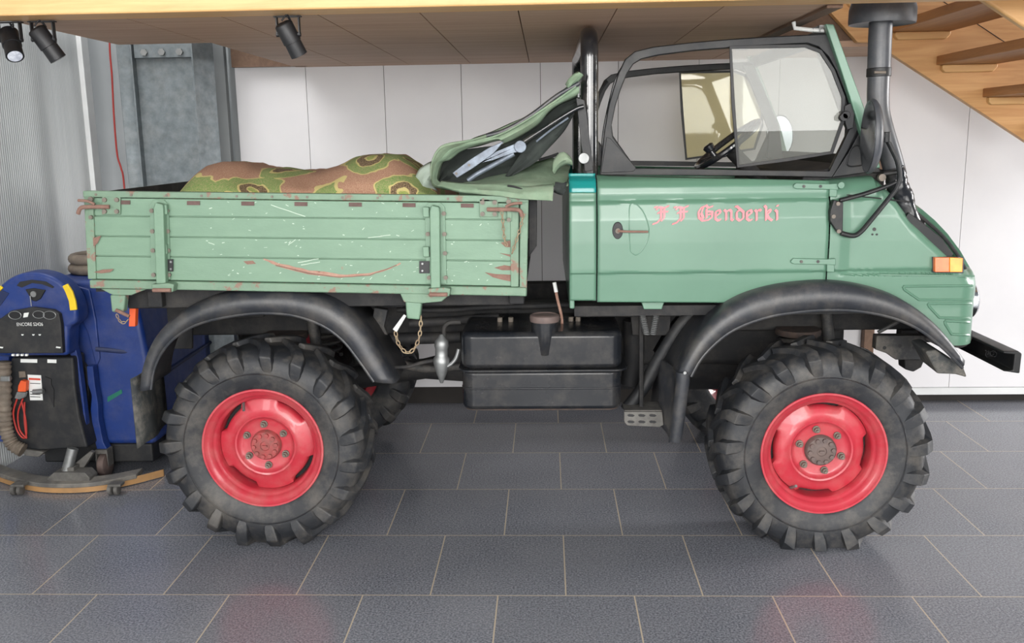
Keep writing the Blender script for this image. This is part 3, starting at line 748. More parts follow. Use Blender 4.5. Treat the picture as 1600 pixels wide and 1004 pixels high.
# dark seam fillers behind the gaps between panels
for x in (932.2, 1291.5):
    bm = B()
    a = P(x, 278, YD); b = P(x, 474 if x < 1000 else 440, YD)
    box(bm, (b.x-0.012, 3.69, b.z), (b.x+0.012, 3.70, a.z-0.02)); 
    finish('door_seal', bm, M['matte'], T)
# nose : fender, bonnet and front wrapped in one loft
def sidetop(x): return interp(x, [(1292, 283), (1365, 276), (1390, 300), (1420, 338), (1450, 364), (1480, 389), (1505, 415), (1525, 426)])
nst = [1292.8 + (1544-1292.8)*i/80 for i in range(81)]
def noseW(X):
    X1 = P(1544, 470, YD).x; t_ = max(0, (X - (X1 - 0.10)) / 0.10); t_ = min(t_, 1)
    return 0.15 * (1 - math.sqrt(max(0, 1 - t_*t_)))
beltz = P(1400, 429, YD).z
bm = B(); grid = []
for x in nst:
    col = []; a = P(x, sidetop(x), YD); bz = P(x, arch(x) - 3 if x < 1497 else 541, YD)
    X = bz.x if x > 1400 else a.x
    X = P(x, 430, YD).x
    dn = noseW(X); zt = a.z; zb = bz.z; n = 60
    hs = []
    rc = min(0.07, (zt-zb)*0.3)
    for k in range(n + 1):
        z = zb + (zt - rc - zb) * k / n
        y = sideY(min(z, 1.44)) + dn + (0.010 if z > beltz else 0.0) * min(1, max(0, (X-1.12)*20))
        hs.append((y, z))
    y0 = hs[-1][0]
    for k in range(1, 9):
        t_ = k/8*PI/2; hs.append((y0 + rc*(1-math.cos(t_))*1.1, zt - rc + rc*math.sin(t_)))
    for yy in (3.85, 4.1): hs.append((max(yy, hs[-1][0]+0.02), zt + 0.012*(yy-3.7)/0.4))
    full = [(X, y, z) for y, z in hs] + [(X, YC, zt + 0.02)] + [(X, 2*YC - y, z) for y, z in hs[::-1]]
    grid.append(full)
sheet(bm, grid)
bm.faces.new([bm.verts.new(p) for p in grid[-1]])
NOSE = finish('front_body', bm, M['green'], T, smooth=28)
def nY(x, y, off=0.0):
    yy = YD
    for _ in range(5):
        v = P(x, y, yy); z = v.z; yy = sideY(min(z, 1.44)) + noseW(v.x) + (0.010 if z > beltz else 0)
    q = P(x, y, yy + off); return q
# pressed ribs on the lower nose
for poly in ([(1411, 447), (1519, 446)], [(1411, 447), (1413, 452), (1436, 468), (1517, 468)], [(1450, 474), (1517, 474)], [(1450, 474), (1452, 479), (1468, 496), (1515, 497)], [(1476, 501), (1514, 503)], [(1476, 501), (1477, 506), (1487, 522), (1513, 523)]):
    pts = []
    for (a, b), (c, d) in zip(poly, poly[1:]):
        for k in range(10): pts.append(nY(a+(c-a)*k/10, b+(d-b)*k/10))
    pts.append(nY(*poly[-1]))
    bm = B(); tube(bm, pts, 0.0055, 8, flat=None); finish('pressed_rib', bm, M['green'], NOSE)
bm = B(); pts = [nY(1306 + 216*k/30, 428 + 3*k/30) for k in range(31)]; tube(bm, pts, 0.0035, 6); finish('belt_crease', bm, M['green'], NOSE)
# headlamp just visible at the nose
bm = B(); c = P(1516, 468, 3.88)
rings = []
for r, dx_ in ((0.075, -0.03), (0.075, 0.0), (0.066, 0.010), (0.045, 0.018), (0.02, 0.022), (0.001, 0.023)):
    rings.append([bm.verts.new((c.x + dx_, c.y + r*math.cos(2*PI*k/32), c.z + r*math.sin(2*PI*k/32))) for k in range(32)])
for a, b in zip(rings, rings[1:]): ring_faces(bm, a, b)
finish('headlamp', bm, M['chrome'], T)
# bonnet air plate
bm = B(); q = [(1406, 352), (1420, 332), (1440, 346), (1472, 372), (1490, 397), (1486, 404), (1440, 399), (1408, 384)]
prism(bm, [P(x, y, 3.655) for x, y in q], (0, 0.02, 0)); finish('intake_panel', bm, M['black'], T, bevel=0.003)
bm = B(); pts = [P(x, y, 3.70) for x, y in ((1424, 326), (1448, 346), (1474, 370), (1496, 398), (1508, 420))]; tube(bm, spline(pts), 0.007, 8); finish('bonnet_gap_line', bm, M['matte'], T)  # dark tube drawn where only a black gap runs beside the bonnet
bm = B(); grid = []
for x, y in ((1422, 322), (1440, 327), (1460, 344), (1480, 365), (1500, 392), (1516, 419)):
    a = P(x, y, 3.85); grid.append([a + Vector((0, 0.02, -0.05)), a, a + Vector((0, 0.06, 0.012)), Vector((a.x, YC, a.z+0.02)), mir(a + Vector((0, 0.06, 0.012))), mir(a), mir(a + Vector((0, 0.02, -0.05)))])
sheet(bm, grid); finish('bonnet', bm, M['green'], T, smooth=50, solid=0.004)
# amber indicator
IND = None
bm = B(); pp(bm, [(1457, 401), (1507, 402), (1506, 427), (1458, 426)], 3.632, 0.02); IND = finish('indicator', bm, M['pipe'], T, bevel=0.003)
bm = B(); pp(bm, [(1461, 402), (1484, 402), (1484, 425), (1461, 425)], 3.612, 0.022); finish('lens', bm, M['amberred'], IND, bevel=0.003)
bm = B(); pp(bm, [(1484.2, 402), (1505, 403), (1504, 425), (1484.2, 425)], 3.612, 0.022); finish('lens', bm, M['amber'], IND, bevel=0.003)
# door hinges, small holes, lock
for hx, hy in ((1240, 292), (1236, 409.5)):
    bm = B(); pp(bm, [(hx, hy-3), (hx+4, hy-6), (hx+58, hy-5), (hx+70, hy-6), (hx+70, hy+5), (hx+58, hy+4), (hx+4, hy+3), (hx, hy+1)], sideY(P(hx, hy, YD).z) - 0.012, 0.013)
    hg = finish('door_hinge', bm, M['green'], T, bevel=0.003)
    bm = B(); pp(bm, [(hx+56, hy+3), (hx+68, hy+3), (hx+68, hy+16), (hx+56, hy+15)], sideY(P(hx, hy, YD).z) - 0.010, 0.013); finish('hinge_leaf', bm, M['green'], hg, bevel=0.003)
    for dx_ in (16, 42):
        bm = B(); hexnut(bm, P(hx+dx_, hy-1, sideY(P(hx, hy, YD).z) - 0.012), 0.006, 0.002, seg=12); finish('screw', bm, M['chassisgrey'], hg)
def dY_(x, y): return P(x, y, sideY(P(x, y, YD).z) - 0.001)
bm = B(); tube(bm, spline([dY_(x, y) for x, y in ((985, 392), (983, 355), (984, 322), (992, 318), (1003, 328), (1011, 345), (1014, 362), (1010, 380), (1001, 393), (993, 398), (985, 392))], 10), 0.0028, 8); finish('handle_recess', bm, M['green'], DOOR)
bm = B(); c = P(965, 360, 3.629); tube(bm, [c, c + Vector((0, -0.006, 0))], [0.024, 0.022], 24)
for v in bm.verts: v.co.z = c.z + (v.co.z - c.z) * 1.45; v.co.x = c.x + (v.co.x - c.x)*0.9
LK = finish('lock_plate', bm, M['lampblack'], T, bevel=0.002)
bm = B(); hexnut(bm, (c.x, c.y-0.006, c.z), 0.010, 0.01, seg=12); finish('lock_barrel', bm, M['nut'], LK)
bm = B(); tube(bm, spline([c + Vector((0, -0.016, 0)), c + Vector((0.03, -0.022, -0.002)), c + Vector((0.115, -0.022, -0.004))]), [0.005, 0.0042], 10); finish('door_handle', bm, M['rust'], T)
for x, y in ((1366, 358), (1363, 366), (1370, 366)):
    bm = B(); hexnut(bm, nY(x, y, -0.0), 0.007 if y < 360 else 0.004, 0.002, seg=14); finish('screw', bm, M['chassisgrey'], NOSE)
bm = B(); c = P(1313, 289, 3.64); tube(bm, [c, c + Vector((0, -0.012, 0))], 0.012, 16); finish('bolt', bm, M['green'], NOSE)
bm = B(); tube(bm, [nY(1300+ i*11, 302 + i*1.2, 0.0) for i in range(12)], 0.003, 6); finish('panel_seam', bm, M['matte'], NOSE)

# pink blackletter writing on the door, drawn with a broad nib
NIBN = [0]
def nib(bm, pts, wn=9.0, ang=40, Y=None):
    ca, sa = math.cos(R(ang))*wn/2, -math.sin(R(ang))*wn/2
    for (x0, y0), (x1, y1) in zip(pts, pts[1:]):
        nx, ny = -(y1-y0), (x1-x0); l = math.hypot(nx, ny) or 1; nx, ny = nx/l*4.6, ny/l*4.6
        for c in ([(x0-ca, y0-sa), (x0+ca, y0+sa), (x1+ca, y1+sa), (x1-ca, y1-sa)], [(x0-nx, y0-ny), (x0+nx, y0+ny), (x1+nx, y1+ny), (x1-nx, y1-ny)]):
            ar = sum(c[i][0]*c[(i+1)%4][1]-c[(i+1)%4][0]*c[i][1] for i in range(4))/2
            if abs(ar) < 12: continue
            W_ = []
            for cx_, cy2 in c:
                px, py = 960 + cx_/4.444, 280 + cy2/4.444
                W_.append(P(px, py, sideY(P(px, py, YD).z) - 0.0065 - NIBN[0]*0.00002))
            prism(bm, W_, (0, 0.001, 0)); NIBN[0] += 1
def F_(x): return [[(x+62, 195), (x+62, 270), (x+36, 300), (x+4, 312)], [(x+84, 205), (x+84, 268), (x+62, 290)], [(x+28, 212), (x+48, 192), (x+80, 200), (x+116, 184)], [(x+38, 236), (x+60, 226), (x+110, 224)], [(x+16, 196), (x+34, 190)]]
GL = [[(640, 182), (604, 196), (584, 226), (588, 266), (614, 288), (652, 282), (678, 262), (680, 226), (646, 222)], [(616, 200), (604, 236), (618, 272)], [(634, 180), (652, 198), (684, 186)], [(640, 206), (640, 268)], [(650, 246), (676, 240)]]
def e_(x): return [[(x+8, 226), (x+8, 274), (x+28, 288), (x+46, 276)], [(x+8, 226), (x+34, 212), (x+44, 230), (x+14, 254)]]
LET = [F_(262), F_(398), GL, e_(694),
       [[(762, 212), (776, 224), (776, 284)], [(776, 226), (800, 210), (812, 222), (812, 276), (824, 286)]],
       [[(850, 226), (850, 272), (872, 288), (896, 268), (896, 226), (848, 186), (838, 192)], [(852, 224), (876, 212)]],
       e_(912), [[(976, 212), (988, 224), (988, 286)], [(990, 224), (1008, 208), (1018, 220)]],
       [[(1042, 182), (1054, 196), (1054, 284)], [(1056, 232), (1080, 208), (1086, 222), (1060, 246), (1074, 272), (1096, 286)]],
       [[(1116, 212), (1130, 224), (1130, 282)], [(1126, 186), (1140, 180)]]]
for word in (LET[:1], LET[1:2], LET[2:]):
    bm = B()
    for g in word:
        for s in g: nib(bm, s, 19, 40)
    finish('lettering', bm, M['ivory'], DOOR)

# ---------------------------------------------------------------- windows of the cab
YW = 3.74
def both(name, mat, fn, **k):
    """one part on the near side and its twin on the far side"""
    bm = B(); fn(bm, lambda v: Vector(v)); a = finish(name, bm, mat, T, **k)
    bm = B(); fn(bm, mir); b = finish(name, bm, mat, T, **k)
    return a, b
def frame_loft(bm, outer, inner, Y, d, tf):
    """closed ring between two pixel loops with the same number of points"""
    A = [tf(P(x, y, Y)) for x, y in outer]; Bq = [tf(P(x, y, Y)) for x, y in inner]
    C_ = [tf(P(x, y, Y) + Vector((0, d, 0))) for x, y in outer]; D = [tf(P(x, y, Y) + Vector((0, d, 0))) for x, y in inner]
    n = len(A); V = [[bm.verts.new(p) for p in l] for l in (A, Bq, D, C_)]
    for i in range(n):
        j = (i+1) % n
        for a, b in ((0, 1), (1, 2), (2, 3), (3, 0)): bm.faces.new((V[a][i], V[a][j], V[b][j], V[b][i]))
inner = [(994, 263), (958, 212), (956, 195), (962, 165), (970, 140), (980, 115), (990, 100), (1003, 92), (1030, 86), (1085, 79), (1138, 75), (1200, 71), (1262, 68), (1280, 74), (1296, 90), (1308, 112), (1324, 153), (1334, 188), (1315, 228), (1296, 267), (1200, 266), (1100, 264)]
outer = [(937, 273), (941, 235), (944, 205), (951, 165), (958, 140), (966, 115), (977, 92), (992, 80), (1020, 73), (1080, 66), (1138, 61), (1200, 57), (1262, 54), (1278, 53), (1290, 52), (1302, 75), (1330, 140), (1346, 190), (1325, 235), (1301, 277), (1200, 275), (1100, 274)]
both('window_frame', M['black'], lambda bm, tf: frame_loft(bm, outer, inner, YW, 0.03, tf), bevel=0.005)
both('frame_gusset', M['black'], lambda bm, tf: prism(bm, [tf(P(x, y, YW - 0.004)) for x, y in ((948, 214), (954, 216), (994, 262), (990, 268), (939, 270))], tf((0, 0.012, 0)) - tf((0, 0, 0))), bevel=0.002)
both('quarter_panel', M['black'], lambda bm, tf: prism(bm, [tf(P(x, y, YW - 0.006)) for x, y in ((1348, 198), (1362, 262), (1364, 268), (1300, 277), (1327, 236))], tf((0, 0.02, 0)) - tf((0, 0, 0))), bevel=0.003)
bm = B(); tube(bm, spline([P(x, y, YW-0.008) for x, y in ((1324, 252), (1328, 236), (1336, 228), (1343, 229), (1347, 240), (1352, 254), (1346, 258), (1330, 260), (1324, 257), (1324, 252))]), 0.003, 6); finish('pressed_outline', bm, M['black'], T)
both('door_rear_tube', M['gloss'], lambda bm, tf: tube(bm, spline([tf(P(x, y, YW + 0.05)) for x, y in ((942, 262), (944, 215), (952, 170), (965, 122), (982, 96))]), 0.010, 10))
slin = [(1152, 262), (1143, 160), (1140, 72), (1200, 70), (1260, 69), (1284, 78), (1304, 108), (1321, 152), (1319, 192), (1302, 240), (1230, 252)]
def shrink(loop, k, c=(1225, 165)):
    out = []
    for x, y in loop:
        d = math.hypot(x-c[0], y-c[1]); out.append((x - (x-c[0])/d*k, y - (y-c[1])/d*k))
    return out
both('sliding_frame', M['black'], lambda bm, tf: frame_loft(bm, slin, shrink(slin, 5.5), YW - 0.012, 0.01, tf), bevel=0.001)
gi = shrink(slin, 4)
bm = B(); pp(bm, gi, YW - 0.008, 0.003); finish('sliding_pane', bm, M['glass'], T)
bm = B(); prism(bm, [mir(P(x, y, YW - 0.008)) for x, y in gi], (0, -0.003, 0)); finish('sliding_pane', bm, M['yglass'], T)
bm = B(); c = P(1319, 180, YW-0.02); pp(bm, [(1320, 165), (1330, 160), (1336, 178), (1334, 200), (1324, 203), (1319, 185)], YW-0.02, 0.015); LK = finish('pane_catch', bm, M['lampblack'], T, bevel=0.004)
bm = B(); cyl(bm, c + Vector((0, -0.03, 0)), c, 0.016, 16); finish('knob', bm, M['lampblack'], LK, bevel=0.003)
bm = B(); c = P(1319, 183, YW-0.05); cyl(bm, c, c + Vector((0, 0.03, 0)), 0.014); finish('knob', bm, M['lampblack'], LK)
# windscreen frame and glass
tp = [(1290, 37), (1303, 38), (1331, 115), (1358, 188), (1376, 262), (1362, 264), (1340, 190), (1316, 115)]
both('windscreen_post', M['green'], lambda bm, tf: prism(bm, [tf(P(x, y, 3.71)) for x, y in tp], tf((0, 0.035, 0)) - tf((0, 0, 0))), bevel=0.004)
a = P(1296, 46, 3.74); b = P(1366, 262, 3.74)
bm = B(); prism(bm, [(a.x-0.012, 3.745, a.z+0.01), (a.x+0.014, 3.745, a.z+0.01), (a.x+0.028, 3.745, a.z-0.04), (a.x-0.0, 3.745, a.z-0.04)], (0, 2*(YC-3.745), 0)); finish('windscreen_header', bm, M['black'], T, bevel=0.004)
bm = B(); prism(bm, [(b.x-0.025, 3.745, b.z+0.05), (b.x+0.005, 3.745, b.z+0.04), (b.x+0.03, 3.745, b.z-0.02), (b.x-0.02, 3.745, b.z-0.02)], (0, 2*(YC-3.745), 0)); finish('windscreen_sill', bm, M['black'], T, bevel=0.004)
bm = B(); sheet(bm, [[Vector((a.x+0.020, y, a.z-0.038)).lerp(Vector((b.x-0.008, y, b.z+0.045)), k/4) for k in range(5)] for y in (3.78, 4.1, YC, 4.74, 2*YC-3.78)]); finish('windscreen_glass', bm, M['screen'], T)
both('windscreen_inner_post', M['black'], lambda bm, tf: prism(bm, [tf(P(x, y, 3.765)) for x, y in ((1270, 62), (1292, 60), (1345, 190), (1352, 262), (1318, 262), (1322, 200))], tf((0, 0.02, 0)) - tf((0, 0, 0))), bevel=0.004)
bm = B(); c = P(1290, 45, 3.80); tube(bm, [c + Vector((-0.05, 0, -0.005)), c + Vector((-0.01, 0, 0.004)), c + Vector((0.01, 0, 0.002))], 0.010, 10); box(bm, (c.x-0.03, c.y-0.02, c.z-0.012), (c.x+0.0, c.y+0.02, c.z+0.012)); finish('roof_catch', bm, M['steel'], T)
bm = B(); tube(bm, [P(1240, 34, 3.82), P(1242, 44, 3.82), P(1268, 47, 3.80), P(1290, 48, 3.78)], 0.008, 8); finish('hook', bm, M['white'], T)
# dashboard, wheel, seats, gear lever, roll bar
b2 = P(1345, 262, 3.75)
bm = B(); prism(bm, [(b2.x-0.24, 3.76, 1.30), (b2.x-0.22, 3.76, b2.z-0.02), (b2.x-0.05, 3.76, b2.z+0.015), (b2.x+0.10, 3.76, b2.z-0.01), (b2.x+0.10, 3.76, 1.20)], (0, 2*(YC-3.76), 0)); finish('dashboard', bm, M['matte'], T, bevel=0.01)
c = P(1137, 226, 4.02); d = (P(1184, 190, 4.02) - P(1090, 262, 4.02)).normalized(); r_ = (P(1184, 190, 4.02) - P(1090, 262, 4.02)).length/2; yv = Vector((0, 1, 0)); nrm = d.cross(yv).normalized()
if nrm.z < 0: nrm = -nrm
bm = B(); tube(bm, [c + d*math.cos(t)*r_ + yv*math.sin(t)*r_ for t in [2*PI*k/48 for k in range(49)]], 0.013, 10, caps=False)
SW = finish('steering_wheel', bm, M['gloss'], T)
for k in range(3):
    t_ = 2*PI*k/3 + 0.4
    bm = B(); tube(bm, [c - nrm*0.035, c + (d*math.cos(t_)+yv*math.sin(t_))*(r_-0.01)], [0.014, 0.010], 8); finish('spoke', bm, M['gloss'], SW)
bm = B(); tube(bm, [c - nrm*0.01, c - nrm*0.05, c - nrm*0.55 + Vector((0.1, 0, 0))], [0.035, 0.03, 0.025], 14); finish('steering_column', bm, M['matte'], T)
kc = c - d*r_*0.55 - yv*r_*0.8
bm = B(); lathe_ = [kc, kc + nrm*0.035, kc + nrm*0.04, kc + nrm*0.06, kc + nrm*0.066]; tube(bm, lathe_, [0.012, 0.010, 0.02, 0.024, 0.014], 14); finish('spinner_knob', bm, M['gloss'], SW)
for yy in (4.05, 4.75):
    bm = B(); box(bm, (0.42, yy-0.22, 1.10), (0.86, yy+0.22, 1.22)); finish('seat', bm, M['matte'], T, bevel=0.03, seg=4)
    bm = B(); prism(bm, [(0.34, yy-0.21, 1.2), (0.44, yy-0.21, 1.2), (0.36, yy-0.21, 1.49), (0.28, yy-0.21, 1.49)], (0, 0.42, 0)); finish('backrest', bm, M['matte'], T, bevel=0.02, seg=4)
bm = B()
xb = P(921, 100, 3.80).x; pts = [Vector((xb-0.0, 3.80, 1.22)), Vector((xb, 3.80, 1.6)), Vector((xb, 3.80, 1.96))]
for k in range(9):
    t_ = k/8*PI/2; pts.append(Vector((xb, 3.80 + 0.085*(1-math.cos(t_)), 1.965 + 0.085*math.sin(t_))))
full = pts + [Vector((v.x, 2*YC - v.y, v.z)) for v in pts[::-1]]
tube(bm, full, 0.035, 18); finish('roll_bar', bm, M['gloss'], T)
bm = B(); prism(bm, [P(x, y, 3.755) for x, y in ((900, 152), (913, 156), (917, 178), (922, 225), (927, 266), (914, 268), (908, 225), (903, 180))], (0, 0.006, 0)); finish('roof_bracket', bm, M['black'], T, bevel=0.002)
bm = B(); c = P(912, 247, 3.76); hexnut(bm, c, 0.022, 0.02, seg=20); finish('roof_pivot', bm, M['steel'], T, bevel=0.003)
# far rear-view mirrors seen through the screen
for (x, y, Yq, rx, rz, nm) in ((1218, 214, 5.30, 0.075, 0.115, 'mirrorglass'),):
    c = P(x, y, Yq); bm = B()
    ring = [(c.x + 0.075*math.cos(t), c.z + 0.12*math.sin(t)) for t in [2*PI*k/32 for k in range(32)]]
    prism(bm, [(u, Yq, v) for u, v in ring], (0.006, 0.02, 0)); o = finish('far_mirror', bm, M['mirror'], T, bevel=0.004)
    bm = B(); prism(bm, [(c.x + (u-c.x)*0.93, Yq-0.003, c.z + (v-c.z)*0.93) for u, v in ring], (0, 0.002, 0)); finish('mirror_glass', bm, M['mirrorglass'], o)
    bm = B(); tube(bm, [c + Vector((0.02, 0, -0.1)), Vector((c.x + 0.03, 5.24, 1.42))], 0.009, 8); finish('mirror_arm', bm, M['black'], T)

# ---------------------------------------------------------------- near mirror and snorkel
bm = B(); YM = 3.60
c = P(1366, 213, YM); rings = []
for k in range(9):
    t_ = k/8; xx = -0.5*0.045 + 0.045*t_; s_ = math.sqrt(max(0.02, 1-(1-t_)**2*0.9)) if t_ < 1 else 1.0
    s_ = [0.35, 0.62, 0.78, 0.88, 0.94, 0.98, 1.0, 1.0, 0.97][k]
    rings.append([bm.verts.new((c.x + 0.022 - 0.045*t_, c.y + 0.09*s_*math.cos(a), c.z + 0.138*s_*math.sin(a))) for a in [2*PI*j/32 for j in range(32)]])
for a, b in zip(rings, rings[1:]): ring_faces(bm, a, b)
bm.faces.new(rings[0]); bm.faces.new(rings[-1]); MR = finish('rear_view_mirror', bm, M['pipe'], T, smooth=40)
bm = B(); rg = [(c.x - 0.0235, c.y + 0.082*math.cos(a), c.z + 0.13*math.sin(a)) for a in [2*PI*j/32 for j in range(32)]]; prism(bm, rg, (-0.001, 0, 0)); finish('mirror_glass', bm, M['mirrorglass'], MR)
bm = B(); tube(bm, [P(1374, 212, YM), P(1386, 214, YM)], [0.02, 0.016], 12); tube(bm, [P(1384, 206, YM-0.0), P(1384, 222, YM)], 0.018, 12); finish('mirror_clamp', bm, M['black'], MR, bevel=0.002)
bm = B(); tube(bm, spline([P(x, y, YM+0.01) for x, y in ((1384, 214), (1393, 232), (1402, 252), (1406, 275), (1402, 290), (1395, 302), (1360, 345), (1345, 362), (1333, 368), (1314, 364))]), 0.0095, 10); finish('mirror_arm', bm, M['black'], T)
bm = B(); tube(bm, spline([P(x, y, YM+0.01) for x, y in ((1312, 313), (1350, 303), (1385, 291), (1400, 284))]), 0.0085, 10); finish('mirror_arm', bm, M['black'], T)
bm = B(); pp(bm, [(1303, 312), (1318, 316), (1317, 366), (1308, 362), (1297, 345), (1297, 330)], 3.605, 0.03); bk = finish('mirror_bracket', bm, M['black'], T, bevel=0.004)
for x, y in ((1309, 318), (1302, 338), (1310, 361)):
    bm = B(); hexnut(bm, P(x, y, 3.605), 0.008, 0.006, seg=8); finish('bolt', bm, M['nut'], bk)
YN = 3.74
bm = B(); c = P(1378, 38, YN); c.z = P(1378, 36, YN).z
lathe(bm, [(0.048, 0.010), (0.112, 0.0), (0.120, -0.004), (0.122, 0.006), (0.121, 0.05), (0.112, 0.085), (0.092, 0.112), (0.06, 0.128), (0.001, 0.132)], c, 48, axis='z'); finish('snorkel_cap', bm, M['pipe'], T, smooth=50)
bm = B(); tube(bm, [P(1375, 60, YN) + Vector((0, 0, 0.06)), P(1375, 60, YN), P(1373.5, 108, YN)], 0.043, 28); finish('snorkel_pipe', bm, M['pipe'], T)
bm = B(); tube(bm, [P(1373.5, 106, YN), P(1373, 120, YN)], 0.0455, 28); cl_ = finish('hose_clamp', bm, M['black'], T, bevel=0.003)
bm = B(); tube(bm, [P(1366, 113, YN-0.05), P(1384, 113, YN-0.05)], 0.005, 8); finish('clamp_screw', bm, M['nut'], cl_)
bm = B(); pts = spline([P(x, y, YN) for x, y in ((1373, 118), (1372, 150), (1373, 175), (1380, 205), (1392, 245), (1400, 275))]); tube(bm, pts, 0.041, 28); finish('snorkel_pipe', bm, M['pipe'], T)
bm = B(); q = spline([P(x, y, YN - 0.02) for x, y in ((1396, 262), (1404, 295), (1415, 325), (1428, 355), (1440, 380), (1446, 394))], 10)
rr = [0.040 + 0.003*nz((i*0.7, 1, 2)) for i in range(len(q))]; tube(bm, q, rr, 28)
for v in bm.verts: v.co += Vector((nz(v.co, 18), nz(v.co + Vector((3, 3, 3)), 18), 0)) * 0.009
finish('snorkel_boot', bm, M['tank'], T, smooth=60)
bm = B(); tube(bm, [P(1372, 276, YN-0.02), P(1382, 271, YN-0.06), P(1404, 268, YN-0.065), P(1412, 274, YN-0.03)], 0.010, 8); finish('snorkel_bracket', bm, M['black'], T)
bm = B(); c = P(1376, 277, YN-0.06); hexnut(bm, c, 0.014, 0.02, seg=12); finish('bolt', bm, M['nut'], T)

# ---------------------------------------------------------------- fenders
def fender(up, low, Y0, Y1, flare=0.0, inner_drop=0.0, name='fender'):
    n = 60
    U = resample(spline([P(x, y, Y0) for x, y in up]), n); L = resample(spline([P(x, y, Y0) for x, y in low]), n)
    ym = (Y0 + Y1)/2
    def rows(tf):
        g = []
        for i in range(n):
            u, l = U[i], L[i]; nrm_ = (u - l)
            r0 = l.copy(); r1 = l.lerp(u, 0.5) + Vector((0, -0.004, 0)); r2 = l.lerp(u, 0.88); r2.y = Y0 + 0.004; r3 = u.copy(); r3.y = Y0 + 0.028; r3 = r3 + nrm_*0.04
            r4 = r3.copy(); r4.y = Y0 + 0.10; r4 += nrm_*0.05
            r5 = r4.copy(); r5.y = Y0 + 0.13; r5 -= nrm_*0.08
            r6 = r5.copy(); r6.y = Y1; r6.x += flare * max(0, 1 - i/18) * -1
            g.append([tf(v) for v in (r0, r1, r2, r3, r4, r5, r6)])
        return g
    res = []
    for tf in (lambda v: v, mir):
        bm = B(); g = rows(tf); sheet(bm, g)
        o = finish(name, bm, M['fender'], T, smooth=50, solid=0.005)
        bm = B(); tube(bm, [r[0] for r in g], 0.006, 8); finish('fender_lip', bm, M['fender'], o); res.append(o)
    return res
fender([(216, 612), (221, 575), (237, 535), (262, 505), (296, 481), (345, 463), (400, 457), (450, 458), (500, 467), (537, 487), (566, 517), (592, 560), (616, 600)],
       [(236, 608), (240, 580), (252, 552), (275, 526), (310, 506), (360, 494), (410, 489), (460, 493), (503, 508), (535, 531), (560, 562), (584, 596)], 3.60, 3.93)
fender([(1060, 585), (1078, 548), (1104, 512), (1140, 481), (1180, 462), (1230, 450), (1290, 445), (1340, 449), (1390, 462), (1430, 482), (1470, 515), (1508, 562)],
       [(1080, 588), (1096, 560), (1124, 531), (1155, 511), (1200, 495), (1250, 487), (1300, 484), (1350, 487), (1400, 498), (1440, 517), (1475, 545), (1504, 575)], 3.56, 3.98, flare=0.05)
# rear mud flap and front flaps
xf = P(205, 600, 3.60).x; z1 = P(205, 592, 3.60).z; z0 = P(205, 698, 3.60).z
for s in (0, 1):
    g = []
    for i in range(7):
        t_ = i/6; y = 3.60 + 0.32*t_; zb = z0 + 0.02*(-1 if i == 0 else 1) * 0.3
        g.append([Vector((xf + 0.012*math.sin(6*t_) + 0.02*(k/6)*math.sin(3*t_), y if s == 0 else 2*YC - y, z1 + 0.02*t_ + (zb - z1 - 0.02*t_)*k/6)) for k in range(7)])
    bm = B(); sheet(bm, g); finish('mud_flap', bm, M['rubber'], T, solid=0.006, smooth=50)
bm = B(); tube(bm, spline([P(x, y, 3.80) for x, y in ((236, 605), (240, 575), (252, 545), (262, 520))]), 0.008, 8); finish('flap_strip', bm, M['rust'], T)
a = P(1060, 585, 3.56)
bm = B(); tube(bm, [P(1067, 580, 3.575), P(1067, 594, 3.575), P(1055, 688, 3.60)], [0.027, 0.0275, 0.026], 20); finish('fender_tail_tube', bm, M['fender'], T, bevel=0.003)
bm = B(); hexnut(bm, P(1070, 582, 3.545), 0.006, 0.004, seg=10); finish('rivet', bm, M['steel'], T)
g = []
for i in range(9):
    t_ = i/8; y = 3.59 + 0.40*t_
    top = Vector((a.x - 0.05*t_, y, a.z + 0.0)); bot = Vector((a.x - 0.02 - 0.03*t_ + 0.015*math.sin(9*t_), y, 0.455 + 0.03*t_))
    g.append([top.lerp(bot, k/8) + Vector((0.01*math.sin(7*t_ + k*0.5), 0, 0)) for k in range(9)])
bm = B(); sheet(bm, g); finish('mud_flap', bm, M['fender'], T, solid=0.005, smooth=50)
bm = B(); a1 = [P(x, y, 3.60) for x, y in ((1446, 549), (1462, 546), (1506, 574), (1512, 590), (1494, 585), (1465, 584), (1456, 568))]
prism(bm, a1, (0.0, 0.16, 0.012)); finish('front_mud_flap', bm, M['rubber'], T, bevel=0.008)

# ---------------------------------------------------------------- fuel tank
def rbox(bm, x0, x1, y0, y1, z0, z1, r, seg=6):
    pts = []
    for cx, cy, a in ((x1-r, y1-r, 0), (x0+r, y1-r, PI/2), (x0+r, y0+r, PI), (x1-r, y0+r, 1.5*PI)):
        for k in range(seg+1): t_ = a + PI/2*k/seg; pts.append((cx + r*math.cos(t_), cy + r*math.sin(t_), z0))
    prism(bm, pts, (0, 0, z1-z0))
tx0, tx1 = P(719, 560, 3.62).x, P(973, 560, 3.62).x; tz1 = P(850, 519, 3.62).z; tz0 = P(850, 641, 3.62).z; tzm = P(850, 578, 3.62).z
bm = B(); rbox(bm, tx0, tx1, 3.62, 4.06, tzm + 0.001, tz1, 0.055); TK = finish('fuel_tank', bm, M['tank'], T, bevel=0.025, seg=5)
bm = B(); rbox(bm, tx0 + 0.002, tx1 - 0.002, 3.622, 4.058, tz0, tzm - 0.001, 0.055); finish('lower_shell', bm, M['tank'], TK, bevel=0.02, seg=4)
bm = B(); rbox(bm, tx0 - 0.012, tx1 + 0.022, 3.605, 4.07, tzm - 0.004, tzm + 0.004, 0.06); finish('seam_flange', bm, M['tank'], TK, bevel=0.002)
zz = P(850, 607, 3.62).z
